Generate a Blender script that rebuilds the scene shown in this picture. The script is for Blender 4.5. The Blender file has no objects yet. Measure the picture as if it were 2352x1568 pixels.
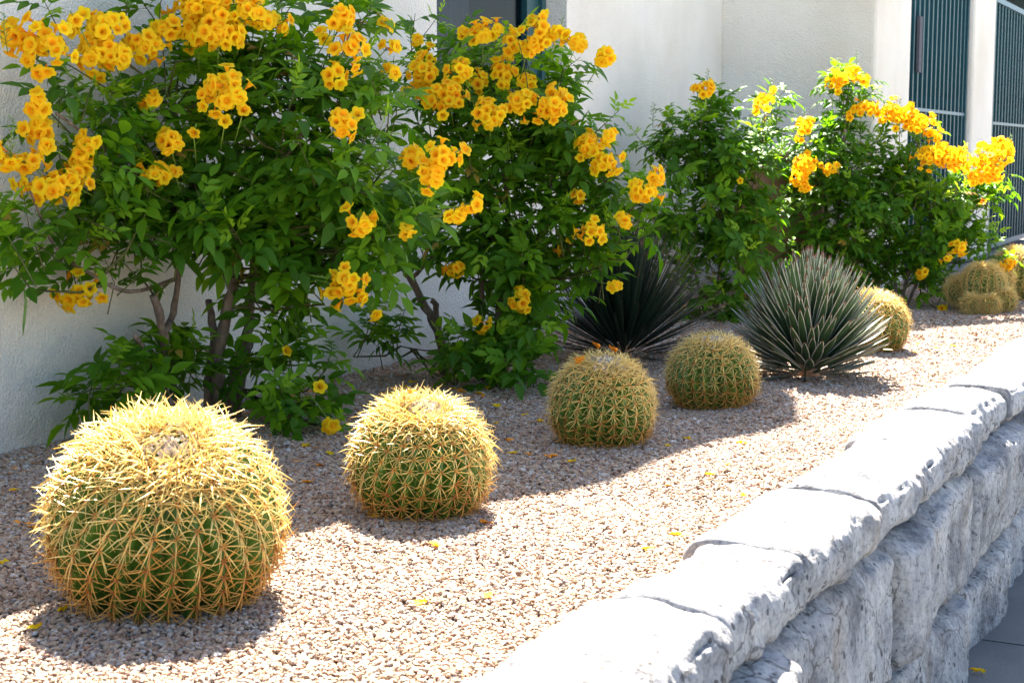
import bpy, bmesh, math, random
import numpy as np
from mathutils import Vector, Matrix, noise

random.seed(7)
rng = np.random.default_rng(7)
scene = bpy.context.scene
col = scene.collection
R = math.radians

# ------------------------------------------------------------------ camera
CAM = np.array([0.0, 0.0, 1.0])
PITCH, YAW = R(6.931), R(26.765)
FPX = 3570.0                      # focal length in pixels of a 2352 x 1568 picture
cam_data = bpy.data.cameras.new('camera')
cam = bpy.data.objects.new('camera', cam_data)
col.objects.link(cam)
cam.location = CAM
cam.rotation_euler = (math.pi / 2 - PITCH, 0, YAW)
cam_data.sensor_width = 36.0
cam_data.lens = FPX / 2352.0 * 36.0
cam_data.clip_start = 0.05
cam_data.clip_end = 500.0
cam_data.dof.use_dof = True
cam_data.dof.focus_distance = 5.3
cam_data.dof.aperture_fstop = 9.0
scene.camera = cam

FW = np.array([-math.sin(YAW) * math.cos(PITCH), math.cos(YAW) * math.cos(PITCH), -math.sin(PITCH)])
RT = np.array([math.cos(YAW), math.sin(YAW), 0.0])
UP = np.cross(RT, FW)


def ray(x, y):
    return FW + RT * (x - 1176.0) / FPX - UP * (y - 784.0) / FPX


def at_depth(x, y, d):
    """point of the photograph at distance d along the view axis"""
    return CAM + ray(x, y) * d


def on_ground(x, y, z=0.0):
    d = ray(x, y)
    return CAM + d * ((z - CAM[2]) / d[2])


def depth_of(p):
    return float((np.asarray(p) - CAM) @ FW)


# ------------------------------------------------------------------ sky, sun, exposure
SUN_AZ = math.atan2(-0.50, 0.86)       # measured from +Y towards +X
SUN_EL = R(49)
world = bpy.data.worlds.new('World')
scene.world = world
world.use_nodes = True
wn = world.node_tree.nodes
wl = world.node_tree.links
wn.clear()
sky = wn.new('ShaderNodeTexSky')
sky.sky_type = 'NISHITA'
sky.sun_disc = False
sky.sun_elevation = SUN_EL
sky.sun_rotation = SUN_AZ
sky.altitude = 300
sky.air_density = 1.0
sky.dust_density = 1.6
sky.ozone_density = 1.0
bg = wn.new('ShaderNodeBackground')
bg.inputs['Strength'].default_value = 0.052
wo = wn.new('ShaderNodeOutputWorld')
wl.new(sky.outputs[0], bg.inputs[0])
wl.new(bg.outputs[0], wo.inputs[0])

sun_data = bpy.data.lights.new('sun', 'SUN')
sun_data.energy = 5.0
sun_data.angle = R(0.53)
sun_data.color = (1.0, 0.935, 0.83)
sun = bpy.data.objects.new('sun', sun_data)
col.objects.link(sun)
TO_SUN = Vector((math.sin(SUN_AZ) * math.cos(SUN_EL), math.cos(SUN_AZ) * math.cos(SUN_EL), math.sin(SUN_EL)))
sun.rotation_euler = TO_SUN.to_track_quat('Z', 'Y').to_euler()
sun.location = (-6, 10, 12)

vs = scene.view_settings
scene.display_settings.display_device = 'sRGB'
vs.view_transform = 'Standard'
vs.look = 'None'
vs.exposure = 3.08
vs.gamma = 1.0
vs.use_curve_mapping = False
scene.render.engine = 'CYCLES'
scene.cycles.use_denoising = True
scene.cycles.max_bounces = 10
scene.cycles.transparent_max_bounces = 12


# ------------------------------------------------------------------ object helpers
def setp(o, label=None, cat=None, group=None, kind=None):
    if label: o['label'] = label
    if cat: o['category'] = cat
    if group: o['group'] = group
    if kind: o['kind'] = kind
    return o


def link(name, data, parent=None, mat=None):
    o = bpy.data.objects.new(name, data)
    if mat is not None:
        o.matrix_basis = mat
    if parent is not None:
        o.parent = parent
    col.objects.link(o)
    return o


def empty(name, loc, label, cat, group=None):
    o = bpy.data.objects.new(name, None)
    o.empty_display_size = 0.1
    o.location = loc
    col.objects.link(o)
    return setp(o, label, cat, group)


class MB:
    """collects verts and faces of one mesh"""
    def __init__(self):
        self.v, self.f, self.m = [], [], []

    def add(self, verts, faces, mi=0):
        n = len(self.v)
        self.v.extend([tuple(map(float, q)) for q in verts])
        for k, fc in enumerate(faces):
            self.f.append(tuple(i + n for i in fc))
            self.m.append(mi if isinstance(mi, int) else mi[k])

    def box(self, a, b, mi=0):
        (x0, y0, z0), (x1, y1, z1) = a, b
        v = [(x0, y0, z0), (x1, y0, z0), (x1, y1, z0), (x0, y1, z0), (x0, y0, z1), (x1, y0, z1), (x1, y1, z1), (x0, y1, z1)]
        self.add(v, [(0, 3, 2, 1), (4, 5, 6, 7), (0, 1, 5, 4), (1, 2, 6, 5), (2, 3, 7, 6), (3, 0, 4, 7)], mi)

    def tube(self, pts, rad, seg=6, mi=0, cap=True):
        pts = [Vector(map(float, p)) for p in pts]
        n = len(pts)
        if not hasattr(rad, '__len__'): rad = [rad] * n
        t0 = (pts[1] - pts[0]).normalized()
        ref = Vector((0, 0, 1)) if abs(t0.z) < 0.9 else Vector((1, 0, 0))
        u = t0.cross(ref).normalized()
        vs_, fs = [], []
        for i, p in enumerate(pts):
            t = (pts[min(i + 1, n - 1)] - pts[max(i - 1, 0)]).normalized()
            u = (u - t * u.dot(t))
            if u.length < 1e-6: u = t.orthogonal()
            u.normalize()
            w = t.cross(u)
            for k in range(seg):
                a = 2 * math.pi * k / seg
                vs_.append(p + (u * math.cos(a) + w * math.sin(a)) * rad[i])
        for i in range(n - 1):
            for k in range(seg):
                k2 = (k + 1) % seg
                fs.append((i * seg + k, i * seg + k2, (i + 1) * seg + k2, (i + 1) * seg + k))
        if cap:
            fs.append(tuple(range(seg - 1, -1, -1)))
            fs.append(tuple((n - 1) * seg + k for k in range(seg)))
        self.add(vs_, fs, mi)

    def mesh(self, name, mats, smooth=True):
        me = bpy.data.meshes.new(name)
        me.from_pydata(self.v, [], self.f)
        for m in (mats if isinstance(mats, (list, tuple)) else [mats]):
            me.materials.append(m)
        if any(self.m):
            me.polygons.foreach_set('material_index', self.m)
        if smooth:
            me.polygons.foreach_set('use_smooth', [True] * len(me.polygons))
        me.update()
        return me

    def obj(self, name, mats, parent=None, smooth=True, mat=None):
        return link(name, self.mesh(name, mats, smooth), parent, mat)


def join_mesh(name, items, smooth=True):
    """items: list of (mesh, Matrix) -> one mesh, with material slots and UVs kept"""
    cache, mats, V, F, MI, U, n = {}, [], [], [], [], [], 0
    for me, mt in items:
        if me.name not in cache:
            v = np.empty(len(me.vertices) * 3); me.vertices.foreach_get('co', v)
            f = [tuple(p.vertices) for p in me.polygons]
            mm = []
            for p in me.polygons:
                mat = me.materials[p.material_index]
                if mat not in mats: mats.append(mat)
                mm.append(mats.index(mat))
            uv = np.zeros(len(me.loops) * 2)
            if me.uv_layers: me.uv_layers[0].data.foreach_get('uv', uv)
            cache[me.name] = (np.c_[v.reshape(-1, 3), np.ones(len(me.vertices))], f, mm, uv)
        v, f, mm, uv = cache[me.name]
        V.append((v @ np.array(mt).T)[:, :3])
        F.extend([tuple(i + n for i in q) for q in f]); MI.extend(mm); U.append(uv); n += len(v)
    me = bpy.data.meshes.new(name)
    me.from_pydata(np.concatenate(V).tolist(), [], F)
    for m in mats: me.materials.append(m)
    me.polygons.foreach_set('material_index', MI)
    if smooth: me.polygons.foreach_set('use_smooth', [True] * len(F))
    lay = me.uv_layers.new(name='UVMap')
    lay.data.foreach_set('uv', np.concatenate(U))
    me.update()
    return me


def basis(p, x, y, z, s=1.0):
    m = Matrix.Identity(4)
    for i, a in enumerate((x, y, z)):
        m[0][i], m[1][i], m[2][i] = a[0] * s, a[1] * s, a[2] * s
    m[0][3], m[1][3], m[2][3] = p[0], p[1], p[2]
    return m


def frame(p, ydir, zhint, s=1.0):
    y = Vector(ydir).normalized()
    z = Vector(zhint)
    z = z - y * z.dot(y)
    if z.length < 1e-4: z = y.orthogonal()
    z.normalize()
    return basis(p, y.cross(z), y, z, s)


# ------------------------------------------------------------------ materials
def newmat(name):
    m = bpy.data.materials.new(name)
    m.use_nodes = True
    nt = m.node_tree
    nt.nodes.clear()
    out = nt.nodes.new('ShaderNodeOutputMaterial')
    p = nt.nodes.new('ShaderNodeBsdfPrincipled')
    nt.links.new(p.outputs[0], out.inputs[0])
    return m, nt, p, out


def nd(nt, typ, **kw):
    n = nt.nodes.new(typ)
    for k, v in kw.items():
        if k in n.inputs: n.inputs[k].default_value = v
        else: setattr(n, k, v)
    return n


def ramp(nt, stops, interp='LINEAR'):
    n = nt.nodes.new('ShaderNodeValToRGB')
    n.color_ramp.interpolation = interp
    els = n.color_ramp.elements
    while len(els) < len(stops): els.new(0.5)
    for e, (p, c) in zip(els, stops):
        e.position = p
        e.color = (c[0], c[1], c[2], 1) if hasattr(c, '__len__') else (c, c, c, 1)
    return n


def tex(nt, typ, scale, coord='Object', detail=4.0, rough=0.55, stretch=None):
    tc = nt.nodes.new('ShaderNodeTexCoord')
    src = tc.outputs[coord]
    if coord == 'World':
        pass
    if stretch:
        mp = nt.nodes.new('ShaderNodeMapping')
        mp.inputs['Scale'].default_value = stretch
        nt.links.new(src, mp.inputs[0]); src = mp.outputs[0]
    t = nt.nodes.new(typ)
    t.inputs['Scale'].default_value = scale
    if typ == 'ShaderNodeTexNoise':
        t.inputs['Detail'].default_value = detail
        t.inputs['Roughness'].default_value = rough
    nt.links.new(src, t.inputs['Vector'])
    return t


def mixc(nt, fac, a, b, blend='MIX'):
    n = nt.nodes.new('ShaderNodeMix')
    n.data_type = 'RGBA'; n.blend_type = blend
    for s, v in ((0, fac), (6, a), (7, b)):
        if hasattr(v, 'is_output') or isinstance(v, bpy.types.NodeSocket): nt.links.new(v, n.inputs[s])
        elif s == 0: n.inputs[0].default_value = v
        else: n.inputs[s].default_value = (*v, 1)
    return n.outputs[2]


def math_(nt, op, a, b=0.5, clamp=False):
    n = nt.nodes.new('ShaderNodeMath'); n.operation = op; n.use_clamp = clamp
    for i, v in enumerate((a, b)):
        if isinstance(v, bpy.types.NodeSocket): nt.links.new(v, n.inputs[i])
        else: n.inputs[i].default_value = v
    return n.outputs[0]


def bump(nt, p, height, strength, dist, prev=None):
    b = nt.nodes.new('ShaderNodeBump')
    b.inputs['Strength'].default_value = strength
    b.inputs['Distance'].default_value = dist
    nt.links.new(height, b.inputs['Height'])
    if prev is not None: nt.links.new(prev, b.inputs['Normal'])
    nt.links.new(b.outputs[0], p.inputs['Normal'])
    return b.outputs[0]


def simple(name, c, rough=0.6, spec=0.4, metal=0.0, var=0.12, scale=30.0):
    m, nt, p, o = newmat(name)
    t = tex(nt, 'ShaderNodeTexNoise', scale)
    lo = tuple(q * (1 - var) for q in c); hi = tuple(min(1, q * (1 + var)) for q in c)
    r = ramp(nt, [(0.3, lo), (0.7, hi)])
    nt.links.new(t.outputs[0], r.inputs[0]); nt.links.new(r.outputs[0], p.inputs['Base Color'])
    p.inputs['Roughness'].default_value = rough
    p.inputs['Specular IOR Level'].default_value = spec
    p.inputs['Metallic'].default_value = metal
    return m


def rand_id(nt):
    oi = nt.nodes.new('ShaderNodeObjectInfo')
    g = nt.nodes.new('ShaderNodeNewGeometry')
    s = math_(nt, 'ADD', oi.outputs['Random'], g.outputs['Random Per Island'])
    return math_(nt, 'FRACT', s)


def leaf_mat(name, stops, trans, tcol, rough=0.42):
    m, nt, p, out = newmat(name)
    r = ramp(nt, stops)
    nt.links.new(rand_id(nt), r.inputs[0])
    t = tex(nt, 'ShaderNodeTexNoise', 60, detail=2)
    c = mixc(nt, 0.35, r.outputs[0], mixc(nt, t.outputs[0], tuple(q * .6 for q in stops[0][1]), stops[-1][1]))
    nt.links.new(c, p.inputs['Base Color'])
    p.inputs['Roughness'].default_value = rough
    p.inputs['Specular IOR Level'].default_value = 0.22
    bump(nt, p, t.outputs[0], 0.25, 0.002)
    tr = nt.nodes.new('ShaderNodeBsdfTranslucent')
    tr.inputs[0].default_value = (*tcol, 1)
    mx = nt.nodes.new('ShaderNodeMixShader'); mx.inputs[0].default_value = trans
    nt.links.new(p.outputs[0], mx.inputs[1]); nt.links.new(tr.outputs[0], mx.inputs[2])
    nt.links.new(mx.outputs[0], out.inputs[0])
    return m


M = {}
M['leaf_dark'] = leaf_mat('leaf_dark', [(0.0, (.026, .085, .004)), (0.5, (.044, .13, .005)), (1.0, (.072, .18, .006))], .34, (.17, .42, .006), .55)
M['leaf_mid'] = leaf_mat('leaf_mid', [(0.0, (.075, .20, .006)), (1.0, (.13, .27, .008))], .40, (.32, .60, .010), .55)
M['leaf_old'] = leaf_mat('leaf_old', [(0.0, (.30, .26, .02)), (1.0, (.36, .20, .05))], .3, (.45, .35, .03), .6)
M['leaf_young'] = leaf_mat('leaf_young', [(0.0, (.16, .32, .014)), (1.0, (.24, .42, .02))], .42, (.45, .68, .03), .5)


def petal_mat():
    m, nt, p, out = newmat('petal_yellow')
    tc = nt.nodes.new('ShaderNodeTexCoord')
    sx = nt.nodes.new('ShaderNodeSeparateXYZ'); nt.links.new(tc.outputs['UV'], sx.inputs[0])
    r = ramp(nt, [(0.0, (.72, .30, .02)), (.35, (.94, .46, .010)), (.50, (.94, .44, .006)), (.64, (.96, .60, .010)), (1.0, (.97, .71, .018))])
    nt.links.new(sx.outputs[0], r.inputs[0])
    hue = nt.nodes.new('ShaderNodeHueSaturation')
    mr = nt.nodes.new('ShaderNodeMapRange'); mr.inputs['To Min'].default_value = .487; mr.inputs['To Max'].default_value = .513
    nt.links.new(rand_id(nt), mr.inputs[0]); nt.links.new(mr.outputs[0], hue.inputs['Hue'])
    nt.links.new(r.outputs[0], hue.inputs['Color'])
    nt.links.new(hue.outputs[0], p.inputs['Base Color'])
    p.inputs['Roughness'].default_value = .6
    p.inputs['Specular IOR Level'].default_value = .1
    tr = nt.nodes.new('ShaderNodeBsdfTranslucent')
    nt.links.new(hue.outputs[0], tr.inputs[0])
    mx = nt.nodes.new('ShaderNodeMixShader'); mx.inputs[0].default_value = .5
    nt.links.new(p.outputs[0], mx.inputs[1]); nt.links.new(tr.outputs[0], mx.inputs[2])
    nt.links.new(mx.outputs[0], out.inputs[0])
    return m


M['petal'] = petal_mat()
M['petal_dry'] = simple('petal_dry', (.70, .24, .02), .8, .1, var=.3, scale=80)
M['bud'] = simple('bud_green', (.16, .26, .03), .5)
M['pod'] = simple('pod_green', (.11, .22, .03), .45)
M['dry_leaf'] = simple('dry_leaf', (.30, .15, .07), .7, .2, var=.35, scale=60)
M['spine'] = None


def bark_mat():
    m, nt, p, o = newmat('bark')
    t = tex(nt, 'ShaderNodeTexNoise', 40, stretch=(1, 1, .25), detail=6)
    r = ramp(nt, [(.3, (.06, .042, .030)), (.55, (.16, .115, .085)), (.75, (.27, .21, .16))])
    nt.links.new(t.outputs[0], r.inputs[0]); nt.links.new(r.outputs[0], p.inputs['Base Color'])
    p.inputs['Roughness'].default_value = .85
    bump(nt, p, t.outputs[0], .8, .006)
    return m


M['bark'] = bark_mat()
M['twig'] = simple('twig', (.085, .085, .025), .7, .2, var=.4)


def spine_mat(name, base, tip):
    m, nt, p, out = newmat(name)
    tc = nt.nodes.new('ShaderNodeTexCoord')
    sx = nt.nodes.new('ShaderNodeSeparateXYZ'); nt.links.new(tc.outputs['UV'], sx.inputs[0])
    r = ramp(nt, [(0.0, base), (.35, tip), (1.0, tuple(min(1, q * 1.08) for q in tip))])
    nt.links.new(sx.outputs[0], r.inputs[0])
    oi = nt.nodes.new('ShaderNodeObjectInfo')
    mr = nt.nodes.new('ShaderNodeMapRange'); mr.inputs['To Min'].default_value = .82; mr.inputs['To Max'].default_value = 1.1
    nt.links.new(oi.outputs['Random'], mr.inputs[0])
    hs = nt.nodes.new('ShaderNodeHueSaturation'); nt.links.new(mr.outputs[0], hs.inputs['Value']); nt.links.new(r.outputs[0], hs.inputs['Color'])
    nt.links.new(hs.outputs[0], p.inputs['Base Color'])
    p.inputs['Roughness'].default_value = .4
    p.inputs['Specular IOR Level'].default_value = .5
    tr = nt.nodes.new('ShaderNodeBsdfTranslucent')
    nt.links.new(hs.outputs[0], tr.inputs[0])
    mx = nt.nodes.new('ShaderNodeMixShader'); mx.inputs[0].default_value = .25
    nt.links.new(p.outputs[0], mx.inputs[1]); nt.links.new(tr.outputs[0], mx.inputs[2])
    nt.links.new(mx.outputs[0], out.inputs[0])
    return m


M['spine'] = spine_mat('spine_yellow', (.62, .25, .04), (.92, .71, .24))
M['spine_old'] = spine_mat('spine_old', (.42, .14, .03), (.72, .38, .08))


def cactus_mat():
    m, nt, p, o = newmat('cactus_skin')
    t = tex(nt, 'ShaderNodeTexNoise', 14, detail=6)
    r = ramp(nt, [(.3, (.030, .085, .008)), (.6, (.060, .145, .012)), (.8, (.12, .20, .03))])
    nt.links.new(t.outputs[0], r.inputs[0]); nt.links.new(r.outputs[0], p.inputs['Base Color'])
    p.inputs['Roughness'].default_value = .5
    t2 = tex(nt, 'ShaderNodeTexNoise', 120, detail=3)
    bump(nt, p, t2.outputs[0], .2, .004)
    return m


M['cactus'] = cactus_mat()
M['wool'] = simple('cactus_wool', (.70, .58, .36), .95, .1, var=.35, scale=90)
M['wool_grey'] = simple('dried_flower_remains', (.46, .37, .29), .95, .1, var=.45, scale=70)


def agave_mat():
    m, nt, p, o = newmat('agave_green')
    g = rand_id(nt)
    r = ramp(nt, [(0, (.014, .038, .016)), (.6, (.026, .062, .022)), (1, (.055, .11, .03))])
    nt.links.new(g, r.inputs[0])
    t = tex(nt, 'ShaderNodeTexNoise', 50, stretch=(1, .1, 1))
    c = mixc(nt, .3, r.outputs[0], mixc(nt, t.outputs[0], (.012, .035, .018), (.07, .12, .05)))
    nt.links.new(c, p.inputs['Base Color'])
    p.inputs['Roughness'].default_value = .38
    p.inputs['Specular IOR Level'].default_value = .5
    return m


M['agave'] = agave_mat()
M['agave_margin'] = simple('agave_margin', (.44, .43, .36), .6, .3)
M['agave_tip'] = simple('agave_tip', (.16, .07, .045), .6, .3)


def stucco_mat():
    m, nt, p, o = newmat('stucco')
    t = tex(nt, 'ShaderNodeTexNoise', .9, detail=6)
    t2 = tex(nt, 'ShaderNodeTexNoise', 3.0, stretch=(1, 1, .18), detail=6)
    r = ramp(nt, [(.32, (.72, .67, .575)), (.6, (.82, .785, .71)), (.8, (.85, .82, .76))])
    nt.links.new(t.outputs[0], r.inputs[0])
    r2 = ramp(nt, [(.35, (.80, .78, .74)), (.62, (1, 1, 1))])
    nt.links.new(t2.outputs[0], r2.inputs[0])
    c = mixc(nt, .25, r.outputs[0], r2.outputs[0], 'MULTIPLY')
    # soil splashed on the foot of the wall
    tcz = nt.nodes.new('ShaderNodeTexCoord')
    sz = nt.nodes.new('ShaderNodeSeparateXYZ'); nt.links.new(tcz.outputs['Object'], sz.inputs[0])
    ns_ = tex(nt, 'ShaderNodeTexNoise', 5, detail=8, rough=.7)
    hz_ = math_(nt, 'SUBTRACT', math_(nt, 'MULTIPLY', ns_.outputs[0], .36), sz.outputs[2])
    mz = nt.nodes.new('ShaderNodeMapRange'); mz.inputs['From Min'].default_value = .0; mz.inputs['From Max'].default_value = .22
    nt.links.new(hz_, mz.inputs[0])
    c = mixc(nt, math_(nt, 'MULTIPLY', mz.outputs[0], .55), c, (.42, .33, .25))
    nt.links.new(c, p.inputs['Base Color'])
    p.inputs['Roughness'].default_value = .9
    p.inputs['Specular IOR Level'].default_value = .2
    b1 = tex(nt, 'ShaderNodeTexNoise', 75, detail=5, rough=.6)
    b2 = tex(nt, 'ShaderNodeTexVoronoi', 130)
    h = math_(nt, 'ADD', b1.outputs[0], math_(nt, 'MULTIPLY', b2.outputs['Distance'], .6))
    n1 = bump(nt, p, h, .75, .012)
    b3 = tex(nt, 'ShaderNodeTexNoise', 3.5, detail=3)
    bump(nt, p, b3.outputs[0], .35, .05, n1)
    return m


M['stucco'] = stucco_mat()


def stone_mat():
    m, nt, p, o = newmat('limestone')
    oi = nt.nodes.new('ShaderNodeObjectInfo')
    t = tex(nt, 'ShaderNodeTexNoise', 5.5, detail=8, rough=.62)
    r = ramp(nt, [(.28, (.25, .25, .265)), (.41, (.50, .495, .50)), (.60, (.68, .665, .645))])
    nt.links.new(t.outputs[0], r.inputs[0])
    # vertical weather streaks
    t2 = tex(nt, 'ShaderNodeTexNoise', 22, stretch=(1, 1, .35), detail=8, rough=.7)
    r2 = ramp(nt, [(.34, (.52, .52, .54)), (.56, (1, 1, 1))])
    nt.links.new(t2.outputs[0], r2.inputs[0])
    c = mixc(nt, .6, r.outputs[0], r2.outputs[0], 'MULTIPLY')
    # dark patches: lichen stain, plus dapple and relief shade painted in
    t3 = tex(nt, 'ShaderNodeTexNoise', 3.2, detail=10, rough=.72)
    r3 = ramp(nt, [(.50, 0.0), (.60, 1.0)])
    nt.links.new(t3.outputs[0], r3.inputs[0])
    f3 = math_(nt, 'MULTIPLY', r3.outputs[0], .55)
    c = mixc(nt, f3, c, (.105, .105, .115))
    # tan stains
    t4 = tex(nt, 'ShaderNodeTexNoise', 4.3, detail=6, rough=.6, stretch=(1, 1.2, .7))
    r4 = ramp(nt, [(.55, 0.0), (.72, 1.0)])
    nt.links.new(t4.outputs[0], r4.inputs[0])
    c = mixc(nt, math_(nt, 'MULTIPLY', r4.outputs[0], .4), c, (.46, .35, .23))
    # pits
    v = tex(nt, 'ShaderNodeTexVoronoi', 42, stretch=(1, .8, .6))
    n5 = tex(nt, 'ShaderNodeTexNoise', 9, detail=3)
    n6 = tex(nt, 'ShaderNodeTexNoise', 60, detail=6, rough=.7)
    r6 = ramp(nt, [(.36, (.30, .30, .33)), (.5, (.92, .92, .94)), (.68, (1.12, 1.1, 1.08))])
    nt.links.new(n6.outputs[0], r6.inputs[0])
    c = mixc(nt, .7, c, r6.outputs[0], 'MULTIPLY')
    pit = math_(nt, 'LESS_THAN', math_(nt, 'ADD', v.outputs['Distance'], math_(nt, 'MULTIPLY', n5.outputs[0], -.52)), -.075)
    v2 = tex(nt, 'ShaderNodeTexVoronoi', 13)
    pit2 = math_(nt, 'LESS_THAN', math_(nt, 'ADD', v2.outputs['Distance'], math_(nt, 'MULTIPLY', n5.outputs[0], -.9)), -.46)
    n7 = tex(nt, 'ShaderNodeTexNoise', 4.0, detail=2)
    pits = math_(nt, 'MULTIPLY', math_(nt, 'MAXIMUM', pit, pit2), math_(nt, 'GREATER_THAN', n7.outputs[0], .50))
    c = mixc(nt, math_(nt, 'MULTIPLY', pits, .75), c, (.06, .055, .055))
    # hairline cracks, bent by noise
    tcw = nt.nodes.new('ShaderNodeTexCoord')
    nw = nt.nodes.new('ShaderNodeTexNoise'); nw.inputs['Scale'].default_value = 6; nw.inputs['Detail'].default_value = 5
    nt.links.new(tcw.outputs['Object'], nw.inputs['Vector'])
    va = nt.nodes.new('ShaderNodeVectorMath'); va.operation = 'MULTIPLY_ADD'; va.inputs[1].default_value = (.22, .22, .22)
    nt.links.new(nw.outputs['Color'], va.inputs[0]); nt.links.new(tcw.outputs['Object'], va.inputs[2])
    vc = nt.nodes.new('ShaderNodeTexVoronoi'); vc.feature = 'DISTANCE_TO_EDGE'; vc.inputs['Scale'].default_value = 4.2
    nt.links.new(va.outputs[0], vc.inputs['Vector'])
    crack = math_(nt, 'MULTIPLY', math_(nt, 'LESS_THAN', vc.outputs['Distance'], .010), math_(nt, 'GREATER_THAN', n7.outputs[0], .46))
    c = mixc(nt, math_(nt, 'MULTIPLY', crack, .6), c, (.09, .08, .075))
    nt.links.new(c, p.inputs['Base Color'])
    p.inputs['Roughness'].default_value = .92
    p.inputs['Specular IOR Level'].default_value = .15
    hb = tex(nt, 'ShaderNodeTexNoise', 26, detail=9, rough=.68)
    hh = math_(nt, 'SUBTRACT', hb.outputs[0], math_(nt, 'MULTIPLY', math_(nt, 'MAXIMUM', pits, crack), .35))
    hf = tex(nt, 'ShaderNodeTexNoise', 95, detail=6, rough=.7)
    hh = math_(nt, 'ADD', hh, math_(nt, 'MULTIPLY', hf.outputs[0], .45))
    bump(nt, p, hh, 1.0, .03)
    return m


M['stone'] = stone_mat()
M['mortar'] = simple('mortar', (.20, .175, .15), .95, .1, var=.4, scale=18)
M['rock'] = simple('brown_rock', (.21, .125, .07), .9, .1, var=.35, scale=5)


def gravel_mat():
    m, nt, p, o = newmat('pebble')
    oi = nt.nodes.new('ShaderNodeObjectInfo')
    r = ramp(nt, [(0, (.21, .10, .055)), (.12, (.38, .25, .15)), (.34, (.46, .33, .215)), (.5, (.31, .185, .115)), (.62, (.51, .42, .32)),
                  (.76, (.27, .225, .195)), (.84, (.36, .165, .08)), (.93, (.62, .58, .52)), (1, (.12, .085, .07))])
    nt.links.new(oi.outputs['Random'], r.inputs[0])
    t = tex(nt, 'ShaderNodeTexNoise', 1.7, detail=3)
    c = mixc(nt, math_(nt, 'MULTIPLY', t.outputs[0], .35), r.outputs[0], (.2, .14, .11))
    nt.links.new(c, p.inputs['Base Color'])
    p.inputs['Roughness'].default_value = .75
    p.inputs['Specular IOR Level'].default_value = .3
    return m


M['pebble'] = gravel_mat()


def bed_mat():
    m, nt, p, o = newmat('gravel_base')
    v = tex(nt, 'ShaderNodeTexVoronoi', 110)
    r = ramp(nt, [(0, (.09, .06, .045)), (.35, (.20, .14, .105)), (.7, (.28, .22, .18)), (1, (.14, .11, .10))])
    sp = nt.nodes.new('ShaderNodeSeparateColor'); nt.links.new(v.outputs['Color'], sp.inputs[0])
    nt.links.new(sp.outputs[0], r.inputs[0]); nt.links.new(r.outputs[0], p.inputs['Base Color'])
    p.inputs['Roughness'].default_value = .9
    bump(nt, p, math_(nt, 'SUBTRACT', 1.0, v.outputs['Distance']), 1.0, .008)
    return m


M['bed'] = bed_mat()


def concrete_mat(name, c0, c1):
    m, nt, p, o = newmat(name)
    t = tex(nt, 'ShaderNodeTexNoise', 2.4, detail=9, rough=.65)
    t2 = tex(nt, 'ShaderNodeTexNoise', 140, detail=3)
    r = ramp(nt, [(.3, c0), (.7, c1)])
    nt.links.new(t.outputs[0], r.inputs[0])
    r2 = ramp(nt, [(.3, (.75, .75, .75)), (.65, (1, 1, 1))]); nt.links.new(t2.outputs[0], r2.inputs[0])
    nt.links.new(mixc(nt, .7, r.outputs[0], r2.outputs[0], 'MULTIPLY'), p.inputs['Base Color'])
    p.inputs['Roughness'].default_value = .85
    bump(nt, p, t2.outputs[0], .5, .004)
    return m


M['concrete'] = concrete_mat('concrete', (.085, .085, .09), (.15, .148, .145))
M['asphalt'] = concrete_mat('pale_road', (.22, .22, .215), (.32, .315, .305))
M['dirt'] = simple('far_ground', (.28, .23, .18), .95, .1, scale=.2)
M['teal'] = simple('teal_paint', (.007, .058, .075), .5, .25, var=.15)
M['teal_light'] = simple('teal_rail_sheen', (.03, .11, .17), .45, .4, var=.15)  # sky reflection on the rails put into a lighter teal
M['frame_teal'] = simple('window_frame_teal', (.008, .055, .065), .4, .5)
M['curtain'] = simple('grey_curtain', (.22, .22, .25), .9, .1)
M['dark_room'] = simple('dark_interior', (.10, .10, .115), .9, .1)
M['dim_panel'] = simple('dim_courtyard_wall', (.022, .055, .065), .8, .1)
M['tan_wall'] = simple('tan_far_wall', (.34, .27, .20), .9, .1, scale=2)


def glass_mat():
    m, nt, p, o = newmat('window_glass')
    gl = nt.nodes.new('ShaderNodeBsdfGlossy'); gl.inputs['Roughness'].default_value = .03
    tr = nt.nodes.new('ShaderNodeBsdfTransparent'); tr.inputs[0].default_value = (.55, .58, .62, 1)
    fr = nt.nodes.new('ShaderNodeFresnel'); fr.inputs[0].default_value = 1.12
    mx = nt.nodes.new('ShaderNodeMixShader')
    mx.inputs[0].default_value = .035
    nt.links.new(tr.outputs[0], mx.inputs[1]); nt.links.new(gl.outputs[0], mx.inputs[2])
    nt.links.new(mx.outputs[0], o.inputs[0])
    return m


M['glass'] = glass_mat()

# ------------------------------------------------------------------ ground, pavement, bed
PAVE = -0.66
XW = -3.8                           # face of the stucco wall
b = MB(); b.add([(-250, -250, PAVE - .30), (250, -250, PAVE - .30), (250, 250, PAVE - .30), (-250, 250, PAVE - .30)], [(0, 1, 2, 3)])
setp(b.obj('ground', M['dirt'], smooth=False), 'dry earth reaching away around the street', kind='structure')
b = MB(); b.box((2.0, -60, PAVE - .28), (11.0, 120, PAVE - .13))
setp(b.obj('road', M['asphalt'], smooth=False), 'worn pale grey road beyond the pavement', kind='structure')
pv = MB(); pv.box((-1.2, -40, PAVE - .28), (2.0, 120, PAVE - .015))
pave = setp(pv.obj('pavement', M['concrete'], smooth=False), 'grey concrete pavement along the foot of the stone wall', kind='structure')
slab_me = MB(); slab_me.box((-.594, -.594, -.013), (.594, .594, 0)); slab_mesh = slab_me.mesh('slab', M['concrete'], False)
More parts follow.
